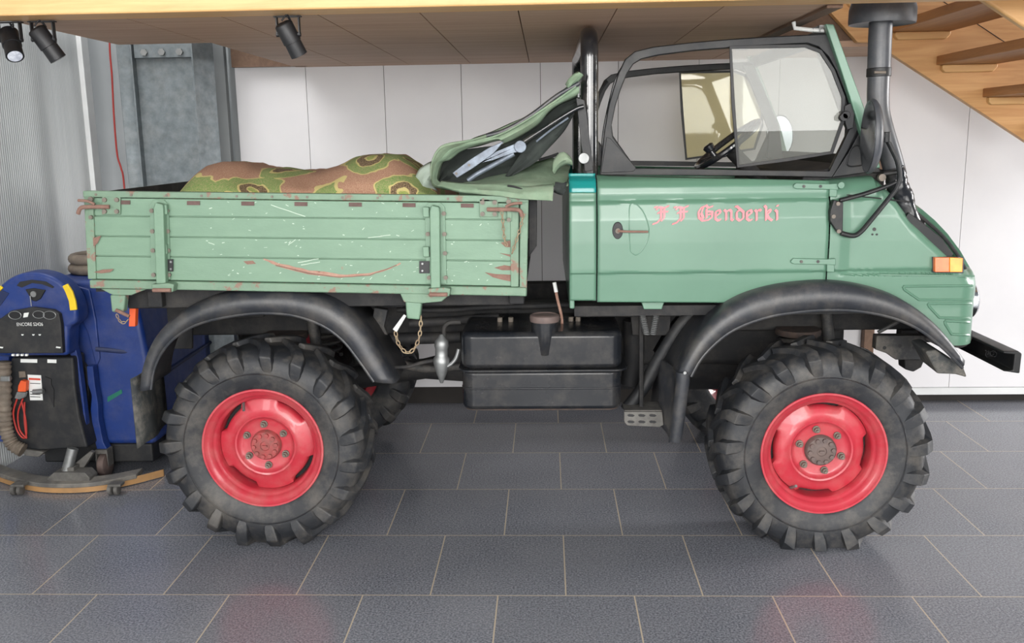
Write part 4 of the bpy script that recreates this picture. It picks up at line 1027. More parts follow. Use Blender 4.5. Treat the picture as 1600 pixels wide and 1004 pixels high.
bm = B(); rbox(bm, tx0 + 0.0, tx1 - 0.0, 3.6195, 4.06, zz - 0.004, zz + 0.004, 0.055); finish('pressed_bead', bm, M['tank'], TK, bevel=0.003)
bm = B(); rbox(bm, tx0 + 0.012, tx1 - 0.012, 3.632, 4.05, tz0 - 0.003, tz0 + 0.006, 0.05); finish('bottom_seam', bm, M['tankrust'], TK, bevel=0.002)
c = P(851, 500, 3.66); cz = P(851, 497, 3.66).z
bm = B(); tube(bm, [Vector((c.x, 3.665, cz - 0.005)), Vector((c.x, 3.665, cz - 0.05)), Vector((c.x - 0.0, 3.662, tz1 - 0.09)), Vector((c.x, 3.672, tz1 - 0.13))], [0.055, 0.053, 0.045, 0.02], 24); finish('filler_neck', bm, M['tank'], TK, smooth=50)
bm = B(); lathe(bm, [(0.058, -0.012), (0.060, 0.0), (0.058, 0.012), (0.05, 0.016), (0.045, 0.012), (0.02, 0.013), (0.0, 0.016)], (c.x, 3.665, cz), 40, axis='z'); finish('filler_cap', bm, M['hubgrey'], TK, smooth=30)
for x, y in ((781, 493), (798, 487), (892, 497), (903, 497)):
    bm = B(); q = P(x, y, 3.85); cyl(bm, (q.x, q.y, tz1 - 0.005), (q.x, q.y, tz1 + 0.018), 0.011, 8); finish('fitting', bm, M['nut'], TK)

# ---------------------------------------------------------------- chassis and running gear
for y in (4.10, 2*YC - 4.17):
    bm = B(); box(bm, (-1.72, y, 0.80), (1.72, y + 0.07, 0.94)); finish('chassis_rail', bm, M['matte'], T, bevel=0.01)
for x in (-1.6, -0.75, 0.35, 1.5):
    bm = B(); cyl(bm, (x, 4.17, 0.87), (x, 4.67, 0.87), 0.045); finish('cross_member', bm, M['matte'], T)
bm = B(); box(bm, (-1.70, YB + 0.1, zf - 0.11), (xR - 0.05, YB + 0.16, zf - 0.031)); finish('bed_bearer', bm, M['matte'], T, bevel=0.006)
bm = B(); box(bm, (-1.70, 4.10, 0.941), (xR - 0.05, 4.17, zf - 0.031)); finish('subframe_rail', bm, M['matte'], T, bevel=0.006)
bm = B(); box(bm, (-1.70, 4.67, 0.941), (xR - 0.05, 4.74, zf - 0.031)); finish('subframe_rail', bm, M['matte'], T, bevel=0.006)
for x in (-1.6, -0.55, -0.15):
    bm = B(); box(bm, (x, YB + 0.06, zf - 0.10), (x + 0.06, YB2 - 0.06, zf - 0.031)); finish('bed_cross_bearer', bm, M['matte'], T, bevel=0.006)
for c, nm in ((cR, 'rear_axle'), (cF, 'front_axle')):
    bm = B(); tube(bm, [(c.x, 3.73, 0.47), (c.x, 3.95, 0.47), (c.x, 4.2, 0.49), (c.x, 4.3, 0.49), (c.x, 4.42, 0.49), (c.x, 4.54, 0.49), (c.x, 4.64, 0.49), (c.x, 4.9, 0.47), (c.x, 5.1, 0.47)], [0.07, 0.06, 0.075, 0.14, 0.165, 0.14, 0.075, 0.06, 0.07], 24); finish(nm, bm, M['matte'], T)
    for y in (4.05, 2*YC - 4.05):
        pts = []
        for k in range(97):
            t_ = k/16*2*PI; pts.append((c.x + 0.075*math.cos(t_), y + 0.075*math.sin(t_), 0.55 + 0.24*k/96))
        bm = B(); tube(bm, pts, 0.011, 8); finish('coil_spring', bm, M['chassisgrey'], T)
        bm = B(); lathe(bm, [(0.0, 0.0), (0.095, 0.0), (0.098, 0.012), (0.095, 0.026), (0.0, 0.026)], (c.x, y, 0.795), 28, axis='z'); finish('spring_seat', bm, M['tankrust'], T)
        bm = B(); cyl(bm, (c.x + 0.16, y, 0.5), (c.x + 0.12, y, 0.9), 0.025, 14); finish('shock_absorber', bm, M['chassisgrey'], T)
bm = B(); tube(bm, [(cR.x, YC, 0.49), (-0.6, YC, 0.56), (0.1, YC, 0.62), (0.9, YC, 0.60), (cF.x, YC, 0.49)], [0.06, 0.05, 0.16, 0.15, 0.07], 20); finish('torque_tube', bm, M['matte'], T)
bm = B(); box(bm, (0.1, 4.2, 0.62), (1.35, 4.65, 1.0)); finish('engine_block', bm, M['matte'], T, bevel=0.03)
bm = B(); box(bm, (-0.5, 4.18, 0.60), (-0.05, 4.60, 0.80)); finish('gearbox', bm, M['matte'], T, bevel=0.03)
bm = B(); box(bm, (xq + 0.03, 3.78, 0.93), (0.55, 3.80, 0.985)); finish('sill_bracket', bm, M['matte'], T, bevel=0.004)
bm = B(); pp(bm, [(1002, 472), (1038, 472), (1034, 483), (1006, 483)], 3.68, 0.04); finish('body_bracket', bm, M['green'], T, bevel=0.003)
bm = B(); pp(bm, [(984, 474), (1050, 474), (1046, 524), (988, 524)], 3.86, 0.03); finish('step_bracket', bm, M['matte'], T, bevel=0.004)
for x0, x1 in ((1003, 1010), (1026, 1020)):
    a = P(x0, 488, 3.74); b = P(x1, 522, 3.76); n = 120; pts = []
    for k in range(n+1):
        t_ = k/n; q = a.lerp(b, t_); w_ = t_*12*2*PI; pts.append(q + Vector((0.011*math.cos(w_), 0.011*math.sin(w_), 0)))
    bm = B(); tube(bm, pts, 0.0028, 6); finish('return_spring', bm, M['steel'], T)
# engine pipes and hoses
bm = B(); tube(bm, spline([P(x, y, 3.84) for x, y in ((1084, 486), (1062, 510), (1030, 560), (1005, 605), (978, 640))]), 0.028, 16); finish('intake_hose', bm, M['machineblack'], T)
for pts, r, m in (
                  ([(990, 500), (990, 560), (985, 600)], 0.045, 'matte'), ([(620, 484), (700, 484), (760, 480), (900, 476), (1000, 470)], 0.012, 'matte'),
                  ([(640, 505), (720, 500), (780, 496)], 0.02, 'matte'), ([(600, 530), (680, 528), (720, 526)], 0.025, 'matte'), ([(600, 560), (660, 575), (720, 572)], 0.018, 'chassisgrey')):
    bm = B(); tube(bm, spline([P(x, y, 3.98) for x, y in pts]), r, 14); finish('pipe', bm, M[m], T)
bm = B(); tube(bm, spline([P(x, y, 3.80) for x, y in ((867, 442), (870, 462), (877, 492), (878, 505))]), [0.006]*25, 8); finish('lever', bm, M['scrape'], T)
bm = B(); tube(bm, [P(866, 441, 3.80), P(869, 456, 3.80)], 0.008, 10); finish('lever_grip', bm, M['white'], T)
# air regulator
bm = B(); q = [P(690, y, 3.72) for y in (522, 528, 532, 540, 545, 556, 560, 566, 580, 598)]
tube(bm, q, [0.008, 0.018, 0.028, 0.030, 0.026, 0.026, 0.034, 0.034, 0.024, 0.006], 20); RG = finish('air_regulator', bm, M['steel'], T, smooth=40)
bm = B(); tube(bm, spline([P(x, y, 3.73) for x, y in ((694, 528), (694, 512), (702, 504), (720, 503))]), 0.009, 10); finish('air_hose', bm, M['matte'], RG)
bm = B(); tube(bm, spline([P(x, y, 3.71) for x, y in ((690, 572), (702, 570), (712, 560), (717, 545))]), 0.008, 10); finish('air_hose', bm, M['steel'], RG)
bm = B(); tube(bm, spline([P(x, y, 3.73) for x, y in ((683, 562), (660, 566), (640, 572), (615, 574))]), 0.008, 10); finish('air_hose', bm, M['matte'], RG)
# brackets under the bed and the front frame horn
bm = B(); pp(bm, [(560, 463), (630, 465), (630, 480), (566, 478)], 3.86, 0.06); finish('bracket', bm, M['chassisgrey'], T, bevel=0.005)
bm = B(); pp(bm, [(584, 480), (606, 484), (600, 510), (606, 524), (578, 520)], 3.86, 0.04); finish('bracket', bm, M['chassisgrey'], T, bevel=0.006)
bm = B(); pp(bm, [(346, 480), (418, 480), (410, 496), (300, 500), (300, 545), (260, 545), (285, 500)], 4.0, 0.02); finish('bracket', bm, M['matte'], T, bevel=0.004)
bm = B(); pp(bm, [(1370, 524), (1446, 524), (1450, 552), (1444, 562), (1400, 562), (1386, 552), (1368, 546)], 3.92, 0.05); HN = finish('frame_horn', bm, M['chassisgrey'], T, bevel=0.004)
for x, y in ((1382, 543), (1406, 540), (1428, 543)):
    bm = B(); hexnut(bm, P(x, y, 3.92), 0.008, 0.001, seg=14); finish('hole', bm, M['ink'], HN)
bm = B(); pp(bm, [(1413, 560), (1446, 560), (1440, 574), (1428, 581), (1414, 577)], 3.95, 0.08); finish('shackle', bm, M['matte'], T, bevel=0.006)
bm = B(); tube(bm, [P(1372, 519, 3.85), P(1404, 502, 3.85)], 0.008, 8); finish('steering_rod', bm, M['chassisgrey'], T)
bm = B(); tube(bm, [P(1500, 525, 3.84) + Vector((0, 0, 0)), P(1500, 525, 3.84) + Vector((0.0, 0.5, 0))], 0.05, 20); finish('front_roller', bm, M['matte'], T)
bx = P(1590, 560, 3.60)
bm = B(); prism(bm, [(bx.x-0.05, 3.60, bx.z-0.05), (bx.x+0.014, 3.60, bx.z-0.06), (bx.x+0.016, 3.60, bx.z+0.02), (bx.x-0.0, 3.60, bx.z+0.03), (bx.x-0.055, 3.60, bx.z+0.03), (bx.x-0.055, 3.60, bx.z+0.02), (bx.x-0.012, 3.60, bx.z+0.015), (bx.x-0.014, 3.60, bx.z-0.045)], (0, 2*(YC-3.60), 0)); finish('front_bumper', bm, M['black'], T, bevel=0.005)
for y in (4.08, 4.70):
    bm = B(); box(bm, (1.55, y, bx.z-0.04), (bx.x-0.013, y + 0.06, bx.z+0.016)); finish('bumper_arm', bm, M['matte'], T, bevel=0.005)
    bm = B(); prism(bm, [(1.60, y, 0.93), (1.66, y, 0.95), (1.80, y, 0.86), (1.84, y, 0.85), (1.84, y, 0.83), (1.78, y, 0.83), (1.60, y, 0.88)], (0, 0.05, 0)); finish('tow_hook', bm, M['matte'], T, bevel=0.003)
bm = B(); q = P(1540, 560, 3.75); tube(bm, [(q.x + 0.012*math.sin(k*0.9) + k*0.0012, 3.75 + 0.01*math.cos(k*0.7), q.z + 0.02 + 0.012*math.cos(k*0.9)) for k in range(30)], 0.0015, 6); finish('wire_loop', bm, M['ink'], T)
# step tread
bm = B(); pp(bm, [(975, 643), (1035, 643), (1037, 664), (1030, 667), (980, 665), (975, 658)], 3.72, 0.012); ST = finish('step', bm, M['bracegrey'], T, bevel=0.003)
za = P(1000, 642, 3.72).z
bm = B(); x0, x1 = P(976, 650, 3.72).x, P(1035, 650, 3.72).x; box(bm, (x0, 3.733, za-0.006), (x1, 3.86, za)); finish('step_tread', bm, M['bracegrey'], T, bevel=0.002)
for x in (986, 1003, 1020):
    for y in (649, 659):
        bm = B(); pp(bm, [(x-6, y-1), (x-3, y-2.5), (x+3, y-2), (x+6, y), (x+3, y+2), (x-4, y+1.5)], 3.7185, 0.001); finish('slot', bm, M['ink'], ST)
bm = B(); tube(bm, [(P(1003, 642, 3.76).x, 3.79, za), (P(1003, 560, 3.76).x, 3.82, 0.98)], 0.010, 8); finish('step_hanger', bm, M['matte'], T)

# ---------------------------------------------------------------- folded canvas roof (part of the truck)
def band(A, Bp, Y, bulge=0.03, rows=6, wr=0.008, n=70, Yb=None, fr=9):
    a = resample(spline([P(x, y, Y) for x, y in A]), n); yb = Y if Yb is None else Yb
    b = resample(spline([P(x, y, yb) for x, y in Bp]), n); g = []
    for i in range(n):
        row = []
        for k in range(rows+1):
            t_ = k/rows; q = a[i].lerp(b[i], t_)
            q.y -= bulge*math.sin(PI*t_) + wr*math.sin(t_*PI*3.3 + i*0.05)
            q += Vector((nz(q, fr), nz(q + Vector((9, 0, 0)), fr)*1.5, nz(q + Vector((0, 9, 0)), fr))) * wr
            row.append(q)
        g.append(row)
    return g
up = [(903, 122), (892, 133), (837, 175), (780, 204), (739, 219), (699, 226), (684, 236), (675, 258), (675, 280), (684, 293), (745, 302)]
lw = [(905, 147), (860, 172), (837, 196), (791, 224), (782, 219), (728, 232), (703, 250), (693, 251), (685, 268), (690, 285), (745, 290)]
CY = 3.74
bm = B(); sheet(bm, band(up, lw, CY, 0.035, 8, 0.006)); CN = finish('folded_canvas_roof', bm, M['canvas'], T, smooth=70, solid=0.004)
# the cloth runs across the width of the cab behind that hem
g = []; U = resample(spline([P(x, y, CY) for x, y in up[:9]]), 50)
for i, q in enumerate(U):
    row = []
    for k in range(15):
        t_ = k/14; row.append(Vector((q.x, CY + 0.01 + t_*(2*(YC-CY)), q.z - 0.004 + 0.012*nz((q.x*3, t_*5, q.z*3)) - 0.03*math.sin(PI*t_) + (0.03 + 0.02 * t_) * math.sin(PI * min(1, i / 49)) * t_)))
    g.append(row)
bm = B(); sheet(bm, g); finish('canvas_top', bm, M['canvas'], T, smooth=70, solid=0.004)
hemp = [P(x, y, CY-0.006) for x, y in up[:9]]
bm = B(); tube(bm, spline(hemp), 0.006, 8); finish('canvas_hem', bm, M['canvas'], T)
bm = B(); tube(bm, spline([P(x, y, CY-0.035) for x, y in ((900, 135), (860, 163), (815, 192), (775, 212), (730, 224), (700, 236))]), 0.004, 8); finish('canvas_seam', bm, M['canvas'], T)
bm = B(); tube(bm, spline([P(x, y, CY-0.03) for x, y in ((905, 130), (870, 150), (830, 180), (790, 203), (760, 212))]), 0.009, 10); finish('dark_piping', bm, M['fender'], T)
# lining and inner folds
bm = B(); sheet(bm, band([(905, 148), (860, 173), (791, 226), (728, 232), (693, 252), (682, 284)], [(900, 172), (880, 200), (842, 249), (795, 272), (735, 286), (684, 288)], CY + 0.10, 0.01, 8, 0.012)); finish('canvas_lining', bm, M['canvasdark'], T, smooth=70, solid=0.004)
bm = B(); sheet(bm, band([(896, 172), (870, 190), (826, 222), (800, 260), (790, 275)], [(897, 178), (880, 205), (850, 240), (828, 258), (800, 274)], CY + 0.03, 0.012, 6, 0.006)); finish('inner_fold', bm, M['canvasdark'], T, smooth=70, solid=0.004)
# bottom flap over the bed corner
bm = B(); sheet(bm, band([(690, 284), (720, 286), (760, 286), (795, 288), (830, 290), (866, 288)], [(684, 292), (715, 300), (745, 302), (793, 309), (835, 311), (864, 313)], 3.60, 0.012, 5, 0.005, Yb=3.56)); finish('canvas_flap', bm, M['canvas'], T, smooth=70, solid=0.004)
bm = B(); sheet(bm, band([(790, 272), (815, 262), (843, 252), (862, 247), (890, 260)], [(705, 289), (740, 291), (790, 291), (840, 293), (888, 292)], 4.0, 0.02, 8, 0.012, Yb=3.62)); finish('canvas_flap', bm, M['canvas'], T, smooth=70, solid=0.004)
bm = B(); sheet(bm, band([(863, 266), (864, 252), (872, 241), (882, 238), (893, 248)], [(866, 272), (872, 264), (880, 258), (888, 256), (895, 258)], 3.70, 0.02, 5, 0.004)); finish('canvas_tab', bm, M['canvas'], T, smooth=70, solid=0.004)
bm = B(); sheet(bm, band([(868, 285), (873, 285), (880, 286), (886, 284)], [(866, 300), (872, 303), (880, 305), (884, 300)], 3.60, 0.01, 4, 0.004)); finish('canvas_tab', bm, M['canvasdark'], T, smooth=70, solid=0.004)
bm = B(); sheet(bm, band([(674, 253), (664, 258), (654, 266), (646, 282), (648, 297)], [(676, 282), (676, 285), (677, 288), (680, 294), (684, 299)], 3.80, 0.04, 8, 0.008)); finish('canvas_pouch', bm, M['canvaspale'], T, smooth=70, solid=0.004)
bm = B(); sheet(bm, band([(903, 112), (896, 116), (888, 124), (884, 132)], [(911, 117), (905, 126), (897, 134), (890, 140)], 3.72, 0.02, 5, 0.005)); finish('canvas_tab', bm, M['canvas'], T, smooth=70, solid=0.004)
# hood bows and straps
bm = B(); pp(bm, [(707, 270), (714, 278), (740, 262), (771, 240), (788, 220), (763, 231), (733, 250)], CY - 0.03, 0.006); s_ = finish('flat_hood_bow', bm, M['strap'], T, bevel=0.002)
for x, y in ((713, 271), (733, 258)):
    bm = B(); hexnut(bm, P(x, y, CY-0.03), 0.005, 0.004, seg=10); finish('rivet', bm, M['nut'], s_)
bm = B(); pp(bm, [(740, 259), (746, 255), (775, 237), (806, 224), (813, 226), (812, 237), (800, 239), (770, 250), (744, 256)], CY - 0.02, 0.006); s_ = finish('flat_hood_bow', bm, M['strap'], T, bevel=0.002)
c = P(813, 229, CY - 0.02); bm = B(); tube(bm, [c + Vector((0, 0.008, 0)), c + Vector((0, -0.014, 0))], 0.024, 24); finish('hood_pivot', bm, M['strap'], s_, bevel=0.003)
bm = B(); tube(bm, spline([P(x, y, CY-0.01) for x, y in ((731, 282), (745, 272), (772, 257), (803, 240))]), 0.010, 12); finish('hood_tube', bm, M['strap'], T)
bm = B(); tube(bm, spline([P(x, y, CY-0.01) for x, y in ((817, 222), (845, 204), (876, 184), (900, 170), (912, 166))]), 0.009, 12); finish('hood_tube', bm, M['gloss'], T)
bm = B(); tube(bm, spline([P(x, y, CY-0.004) for x, y in ((838, 221), (862, 202), (888, 184))]), 0.004, 8); finish('hood_wire', bm, M['strap'], T)
bm = B(); tube(bm, [P(903, 122, 3.73), P(904, 152, 3.73)], 0.004, 8); finish('snap_rod', bm, M['steel'], T)
bm = B(); tube(bm, spline([P(x, y, 3.585) for x, y in ((793, 290), (805, 292), (820, 298), (834, 306))]), 0.004, 8); finish('lace', bm, M['ink'], T)
bm = B(); tube(bm, spline([P(x, y, 3.9) for x, y in ((842, 250), (862, 244), (873, 240))]), 0.006, 8); finish('hood_wire', bm, M['ink'], T)

# ============================================================ blanket in the bed
sil = [(306, 299), (316, 272), (330, 258), (350, 253), (380, 254), (400, 263), (440, 264), (470, 267), (500, 268), (530, 259), (560, 245), (590, 241), (622, 243), (645, 256), (668, 274), (690, 292)]
bm = B(); n = 90; g = []
front = [interp(312 + (688-312)*i/(n-1), sil) for i in range(n)]
for i in range(n):
    x = 308 + (690-308)*i/(n-1); ys = interp(x, sil)
    ridge = P(x, ys, 3.95); row = []
    zb = zT - 0.05
    h = ridge.z - zb
    for k in range(29):
        t_ = k/28; y = 3.63 + t_*1.1
        # rise towards the ridge then fall off again
        tr = (3.95-3.63)/1.1
        f = math.sin(min(1, t_/tr)*PI/2)**0.8 if t_ < tr else max(0, math.cos((t_-tr)/(1-tr)*PI/2))**0.7
        X = ridge.x * (y/3.95) if False else P(x, ys, 3.95).x
        z = zb + h*f + 0.030*nz((X*7 + y*5, y*3, 1)) * abs(t_-tr)*3  + 0.006*nz((X*18, y*18, 4))
        if k in (0, 28): z = zf + 0.01
        row.append(Vector((X, y, z)))
    g.append(row)
g = [[Vector((r.x - 0.02, r.y, zf + 0.01)) for r in g[0]]] + g + [[Vector((r.x + 0.02, r.y, zf + 0.01)) for r in g[-1]]]
sheet(bm, g)
BL = finish('floral_blanket', bm, M['blanket'], smooth=80, solid=0.006)
tag(BL, 'brown and green flower-patterned blanket heaped in the truck bed', 'blanket')

# ============================================================ floor scrubber
S = thing('floor_scrubber', 'blue and black walk-behind floor scrubber parked at the left behind the rear wheel', 'floor scrubber', (-2.3, 4.8, 0))
def part(name, px, Y, d, mat, parent=S, bevel=0.004, **k):
    bm = B(); pp(bm, px, Y, d); return finish(name, bm, M[mat], parent, bevel=bevel, **k)
# tank body
bm = B(); prism(bm, [(-2.62, 4.50, 0.15), (-2.0, 4.50, 0.15), (-2.0, 4.50, 0.60), (-2.03, 4.50, 0.90), (-2.10, 4.50, 1.0), (-2.50, 4.50, 1.0), (-2.62, 4.50, 0.85)], (0, 0.95, 0)); TB = finish('tank', bm, M['blue'], S, bevel=0.03, seg=4)
bm = B(); box(bm, (-2.60, 4.52, 0.05), (-2.03, 5.40, 0.149)); finish('undercarriage', bm, M['machineblack'], S, bevel=0.01)
bm = B(); prism(bm, [P(x, y, 4.49) for x, y in ((118, 446), (140, 452), (150, 500), (156, 560), (150, 575), (136, 520), (122, 490))], (0, 0.03, 0)); finish('tank_rim', bm, M['blue'], S, bevel=0.008)
bm = B(); tube(bm, [P(150, 545, 4.49), (-1.995, 4.52, 0.62), (-1.995, 5.4, 0.66)], 0.012, 8); finish('tank_rib', bm, M['darkblue'], TB)
bm = B(); tube(bm, [(-1.995, 4.52, 0.48), (-1.995, 5.4, 0.50)], 0.010, 8); finish('tank_rib', bm, M['darkblue'], TB)
part('side_flange', [(135, 572), (145, 572), (148, 600), (153, 630), (154, 655), (161, 690), (168, 703), (152, 706), (146, 680), (141, 640), (143, 618), (137, 600)], 4.44, 0.05, 'blue')
part('green_decal', [(168, 620), (190, 608), (191, 614), (168, 628)], 4.497, 0.002, 'greenink', TB, 0)
part('dark_gap_piece', [(112, 548), (136, 575), (140, 640), (150, 690), (150, 700), (134, 698), (118, 620)], 4.47, 0.03, 'machineblack')  # dark piece filling the gap between trim strip and side flange
part('trim_strip', [(104, 505), (112, 520), (122, 560), (130, 620), (137, 685), (133, 685), (126, 640), (116, 570), (104, 540)], 4.38, 0.04, 'blue')
# operator column
cen = (50, 520)
arc = [(50 + 71*math.cos(t), 496 - 71*math.sin(t)) for t in [PI*k/24 for k in range(25)]]
head = [(120, 504), (107, 512), (106, 556), (-8, 556), (-21, 500)] + [p for p in arc[::-1]]
HD = part('handlebar_head', head, 4.30, 0.12, 'blue', bevel=0.02, seg=3)
part('handle_opening', [(26, 446), (31, 440), (50, 437), (72, 440), (84, 448), (82, 450), (66, 444), (50, 442), (34, 449)], 4.296, 0.004, 'ink', HD, 0)
part('recess', [(-30, 470), (0, 452), (14, 458), (0, 478), (-30, 490)], 4.297, 0.003, 'darkblue', HD, 0)
kp = part('key_plate', [(39, 452), (52, 450), (71, 453), (63, 467), (55, 471), (49, 469)], 4.292, 0.008, 'lampblack', HD)
bm = B(); hexnut(bm, P(53, 459, 4.292), 0.014, 0.006, seg=16); finish('key_switch', bm, M['steel'], kp)
bm = B(); tube(bm, [P(47, 462, 4.285), P(49, 478, 4.285)], 0.002, 6); finish('key_cord', bm, M['steel'], kp)
part('yellow_grip', [(97, 447), (105, 443), (113, 455), (118, 470), (120, 484), (109, 485), (107, 470), (102, 457)], 4.288, 0.012, 'yellow', HD, 0.003)
part('yellow_grip', [(-6, 450), (0, 446), (4, 450), (-2, 456)], 4.288, 0.012, 'yellow', HD, 0.003)
DB = part('dashboard', [(-12, 500), (0, 498), (16, 486), (50, 480), (82, 484), (92, 490), (95, 505), (98, 552), (-12, 552)], 4.27, 0.03, 'machineblack', S, 0.005)
for x, y, r_ in ((24, 492, 0.024), (61, 491, 0.022), (78, 492, 0.024)):
    bm = B(); c = P(x, y, 4.27); prism(bm, [(c.x + r_*1.25*math.cos(t), c.y, c.z + r_*0.8*math.sin(t)) for t in [2*PI*k/24 for k in range(24)]], (0, -0.004, 0)); gq = finish('gauge', bm, M['lampblack'], DB, bevel=0.001)
    bm = B(); tube(bm, [Vector((c.x + r_*1.25*math.cos(t), c.y-0.004, c.z + r_*0.8*math.sin(t))) for t in [2*PI*k/24 for k in range(25)]], 0.0018, 6); finish('gauge_ring', bm, M['steel'], gq)
part('rocker_switch', [(37, 489), (45, 488), (43, 495), (36, 496)], 4.266, 0.004, 'white', DB, 0.001)
for x in (-2, 88):
    part('warning_mark', [(x, 541), (x+7, 542), (x+6, 544), (x-1, 543)], 4.2685, 0.0015, 'white', DB, 0)
for x in (33, 50, 60): part('panel_symbol', [(x, 522), (x+4, 522), (x+3, 524), (x+1, 524)], 4.2685, 0.0015, 'white', DB, 0)
for x in (18, 25, 32, 39): part('switch', [(x, 553), (x+4, 553), (x+4, 556), (x, 556)], 4.268, 0.01, 'white', DB, 0)
def text(body, x, y, h, Y, mat, parent, name='lettering', sx=1.0):
    c = bpy.data.curves.new(name, 'FONT'); c.body = body; c.size = 1.0; c.extrude = 0.0
    o = bpy.data.objects.new(name, c); COL.objects.link(o)
    me = bpy.data.meshes.new_from_object(o.evaluated_get(bpy.context.evaluated_depsgraph_get()))
    bpy.data.objects.remove(o)
    q = P(x, y, Y); s = (P(x, y - h, Y).z - q.z) / 0.7
    for v in me.vertices: v.co = Vector((q.x + v.co.x*s*sx, Y, q.z + v.co.y*s))
    me.materials.append(M[mat]); o = bpy.data.objects.new(name, me); COL.objects.link(o)
    if parent is not None: o.parent = parent; o.matrix_parent_inverse = parent_inv(parent)
    return o
text('ENCORE S2426', 26, 509, 5.2, 4.268, 'white', DB, sx=0.84)
FP = part('front_panel', [(17, 558), (114, 558), (117, 600), (124, 650), (137, 700), (60, 704), (30, 700), (16, 660), (14, 600)], 4.34, 0.12, 'machineblack', S, 0.012, seg=3)
part('label', [(32, 560.5), (58, 561), (58, 566.5), (32, 566)], 4.338, 0.001, 'white', FP, 0)
part('label', [(74, 561), (88, 561.5), (88, 567), (74, 566.5)], 4.338, 0.001, 'white', FP, 0)
part('socket_plate', [(29, 580), (39, 580), (40, 589), (30, 590)], 4.332, 0.007, 'hose', FP, 0.001)
wl = part('warning_label', [(43, 585), (64, 586), (67, 625), (47, 625)], 4.338, 0.001, 'white', FP, 0)
part('label_heading', [(45, 590), (63, 591), (63, 594), (45, 593)], 4.3365, 0.001, 'redink', wl, 0)
for y in (598, 611, 615, 619): part('label_line', [(47, y), (63, y+0.6), (63, y+1.6), (47, y+1)], 4.3365, 0.001, 'ink', wl, 0)
bm = B(); tube(bm, [P(52, 612, 4.31), P(68, 611, 4.31)], 0.012, 12); finish('lever', bm, M['steel'], FP)
part('lever_slot', [(70, 588), (80, 592), (80, 600), (84, 608), (84, 636), (78, 622), (72, 610)], 4.335, 0.004, 'ink', FP, 0)
part('battery_plug', [(32, 594), (41, 596), (40, 612), (27, 612), (28, 602)], 4.30, 0.03, 'orange', S, 0.004)
part('plug_clip', [(26, 612), (40, 613), (38, 621), (30, 624), (22, 622)], 4.30, 0.02, 'steel', S, 0.003)
for off in (0, 9):
    bm = B(); tube(bm, spline([P(x, y, 4.31) for x, y in ((27+off, 622), (21+off*0.8, 645), (26+off*0.5, 670), (35+off*.6, 683), (41, 680), (40-off*.2, 655), (34+off*.5, 628))]), 0.004, 8); finish('battery_cable', bm, M['redcable'], S)
bm = B(); pts = spline([P(x, y, 4.30) for x, y in ((6, 565), (7, 600), (7, 640), (10, 672), (20, 694), (36, 703))], 14); rr = [0.031 + 0.004*math.sin(i*1.9) for i in range(len(pts))]
tube(bm, pts, rr, 18); finish('drain_hose', bm, M['hose'], S, smooth=60)
part('hose_cuff', [(0, 588), (15, 588), (15, 596), (0, 596)], 4.26, 0.02, 'steel', S)
part('blue_side', [(-12, 556), (14, 557), (12, 640), (16, 690), (-12, 690)], 4.42, 0.05, 'blue', S)
# underside, castors and squeegee
bm = B(); tube(bm, [P(114, 700, 4.30), P(104, 738, 4.28)], 0.026, 18); finish('squeegee_post', bm, M['steel'], S)
part('squeegee_bracket', [(96, 730), (115, 730), (116, 750), (96, 750)], 4.26, 0.06, 'bracegrey', S)
part('mounting_foot', [(72, 748), (84, 738), (132, 738), (140, 746), (140, 752), (76, 752)], 4.24, 0.08, 'bracegrey', S)
part('link_arm', [(116, 724), (140, 705), (146, 707), (128, 735), (122, 745)], 4.32, 0.03, 'bracegrey', S)
part('skirt_bracket', [(26, 700), (70, 706), (60, 714), (40, 712)], 4.33, 0.06, 'bracegrey', S)
for x, y0, y1, Y in ((17, 757, 774, 4.20), (168, 757, 773, 4.20)):
    cz_ = (P(x+12, y0, Y).z + P(x+12, y1, Y).z)/2
    for k in (0, 1):
        c = P(x + 5 + k*10, (y0+y1)/2, Y); rz = 0.026
        bm = B(); tube(bm, [(c.x-0.011, Y, rz), (c.x-0.008, Y, rz), (c.x+0.008, Y, rz), (c.x+0.011, Y, rz)], [0.02, 0.0255, 0.0255, 0.02], 20); finish('guide_roller', bm, M['bracegrey'], S)
    bm = B(); c = P(x + 12, y0, Y); box(bm, (c.x-0.03, Y-0.02, 0.045), (c.x+0.035, Y+0.03, 0.058)); finish('roller_fork', bm, M['bracegrey'], S, bevel=0.003)
sq = [(-60, 728), (-20, 742), (20, 756), (60, 765), (110, 767), (160, 763), (210, 753), (256, 741)]
def atf(x, y): v = PZ(x, y + 4, 0.0); return v
L_ = resample(spline([atf(x, y) for x, y in sq]), 40)
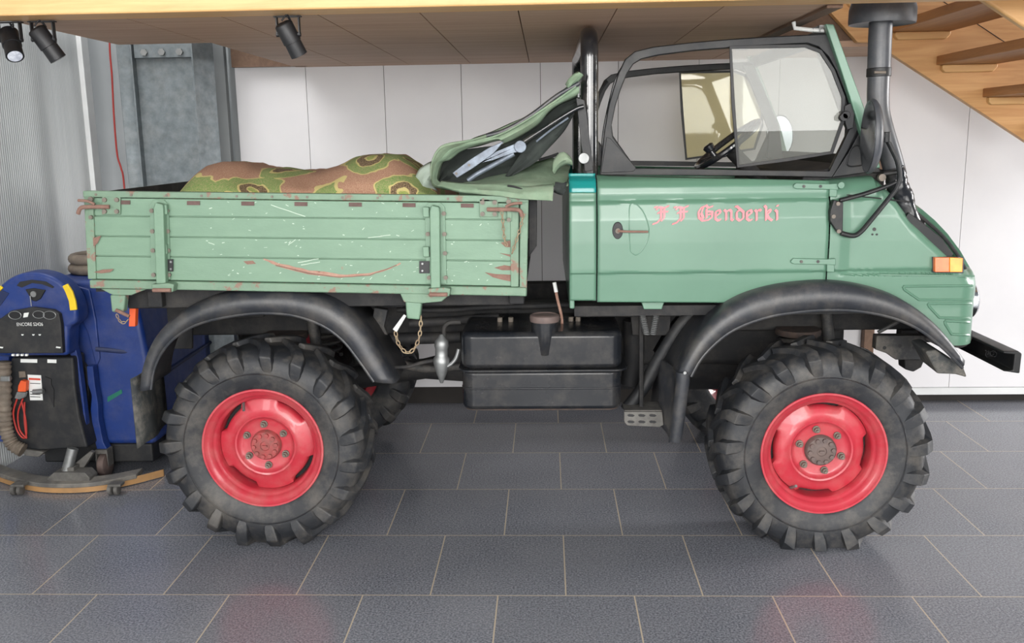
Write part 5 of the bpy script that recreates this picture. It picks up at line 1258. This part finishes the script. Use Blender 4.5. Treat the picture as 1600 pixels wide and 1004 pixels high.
bm = B(); V0 = [[Vector((p.x, p.y, 0.004)), Vector((p.x, p.y, 0.040)), Vector((p.x, p.y+0.008, 0.040)), Vector((p.x, p.y+0.008, 0.004))] for p in L_]
rings = [[bm.verts.new(v) for v in r] for r in V0]
for a, b in zip(rings, rings[1:]): ring_faces(bm, a, b)
bm.faces.new(rings[0]); bm.faces.new(rings[-1]); finish('squeegee_blade', bm, M['tan'], S)
bm = B(); V0 = [[Vector((p.x, p.y-0.006, 0.030)), Vector((p.x, p.y-0.006, 0.052)), Vector((p.x, p.y+0.07, 0.060)), Vector((p.x, p.y+0.07, 0.030))] for p in L_[:-4]]
rings = [[bm.verts.new(v) for v in r] for r in V0]
for a, b in zip(rings, rings[1:]): ring_faces(bm, a, b)
bm.faces.new(rings[0]); bm.faces.new(rings[-1]); finish('squeegee_bar', bm, M['squeegee'], S, bevel=0.004)
c = P(163, 719, 4.45)
bm = B(); tube(bm, [(c.x-0.02, 4.45, 0.062), (c.x-0.012, 4.45, 0.062), (c.x+0.018, 4.45, 0.062), (c.x+0.024, 4.45, 0.062)], [0.05, 0.061, 0.061, 0.05], 28); finish('castor_wheel', bm, M['hubgrey'], S)
bm = B(); prism(bm, [(c.x-0.03, 4.42, 0.06), (c.x-0.026, 4.42, 0.15), (c.x+0.034, 4.42, 0.15), (c.x+0.034, 4.42, 0.06), (c.x+0.028, 4.42, 0.13), (c.x-0.02, 4.42, 0.13)], (0, 0.06, 0)); finish('castor_fork', bm, M['bracegrey'], S)
bm = B(); tube(bm, [(-1.99, 4.78, 0.12), (-1.985, 4.78, 0.12), (-1.95, 4.78, 0.12), (-1.945, 4.78, 0.12)], [0.10, 0.119, 0.119, 0.10], 32); finish('drive_wheel', bm, M['blue'], S)
# coiled hose resting on the tank
bm = B()
for r_, z_ in ((0.14, 1.028), (0.135, 1.078)):
    tube(bm, [Vector((-2.33 + r_*math.cos(t), 4.80 + r_*math.sin(t), z_)) for t in [2*PI*k/40 for k in range(41)]], 0.027, 12, caps=False)
tag(finish('coiled_hose', bm, M['hose'], smooth=60), 'dark dusty coil of hose resting on top of the blue machine', 'hose')
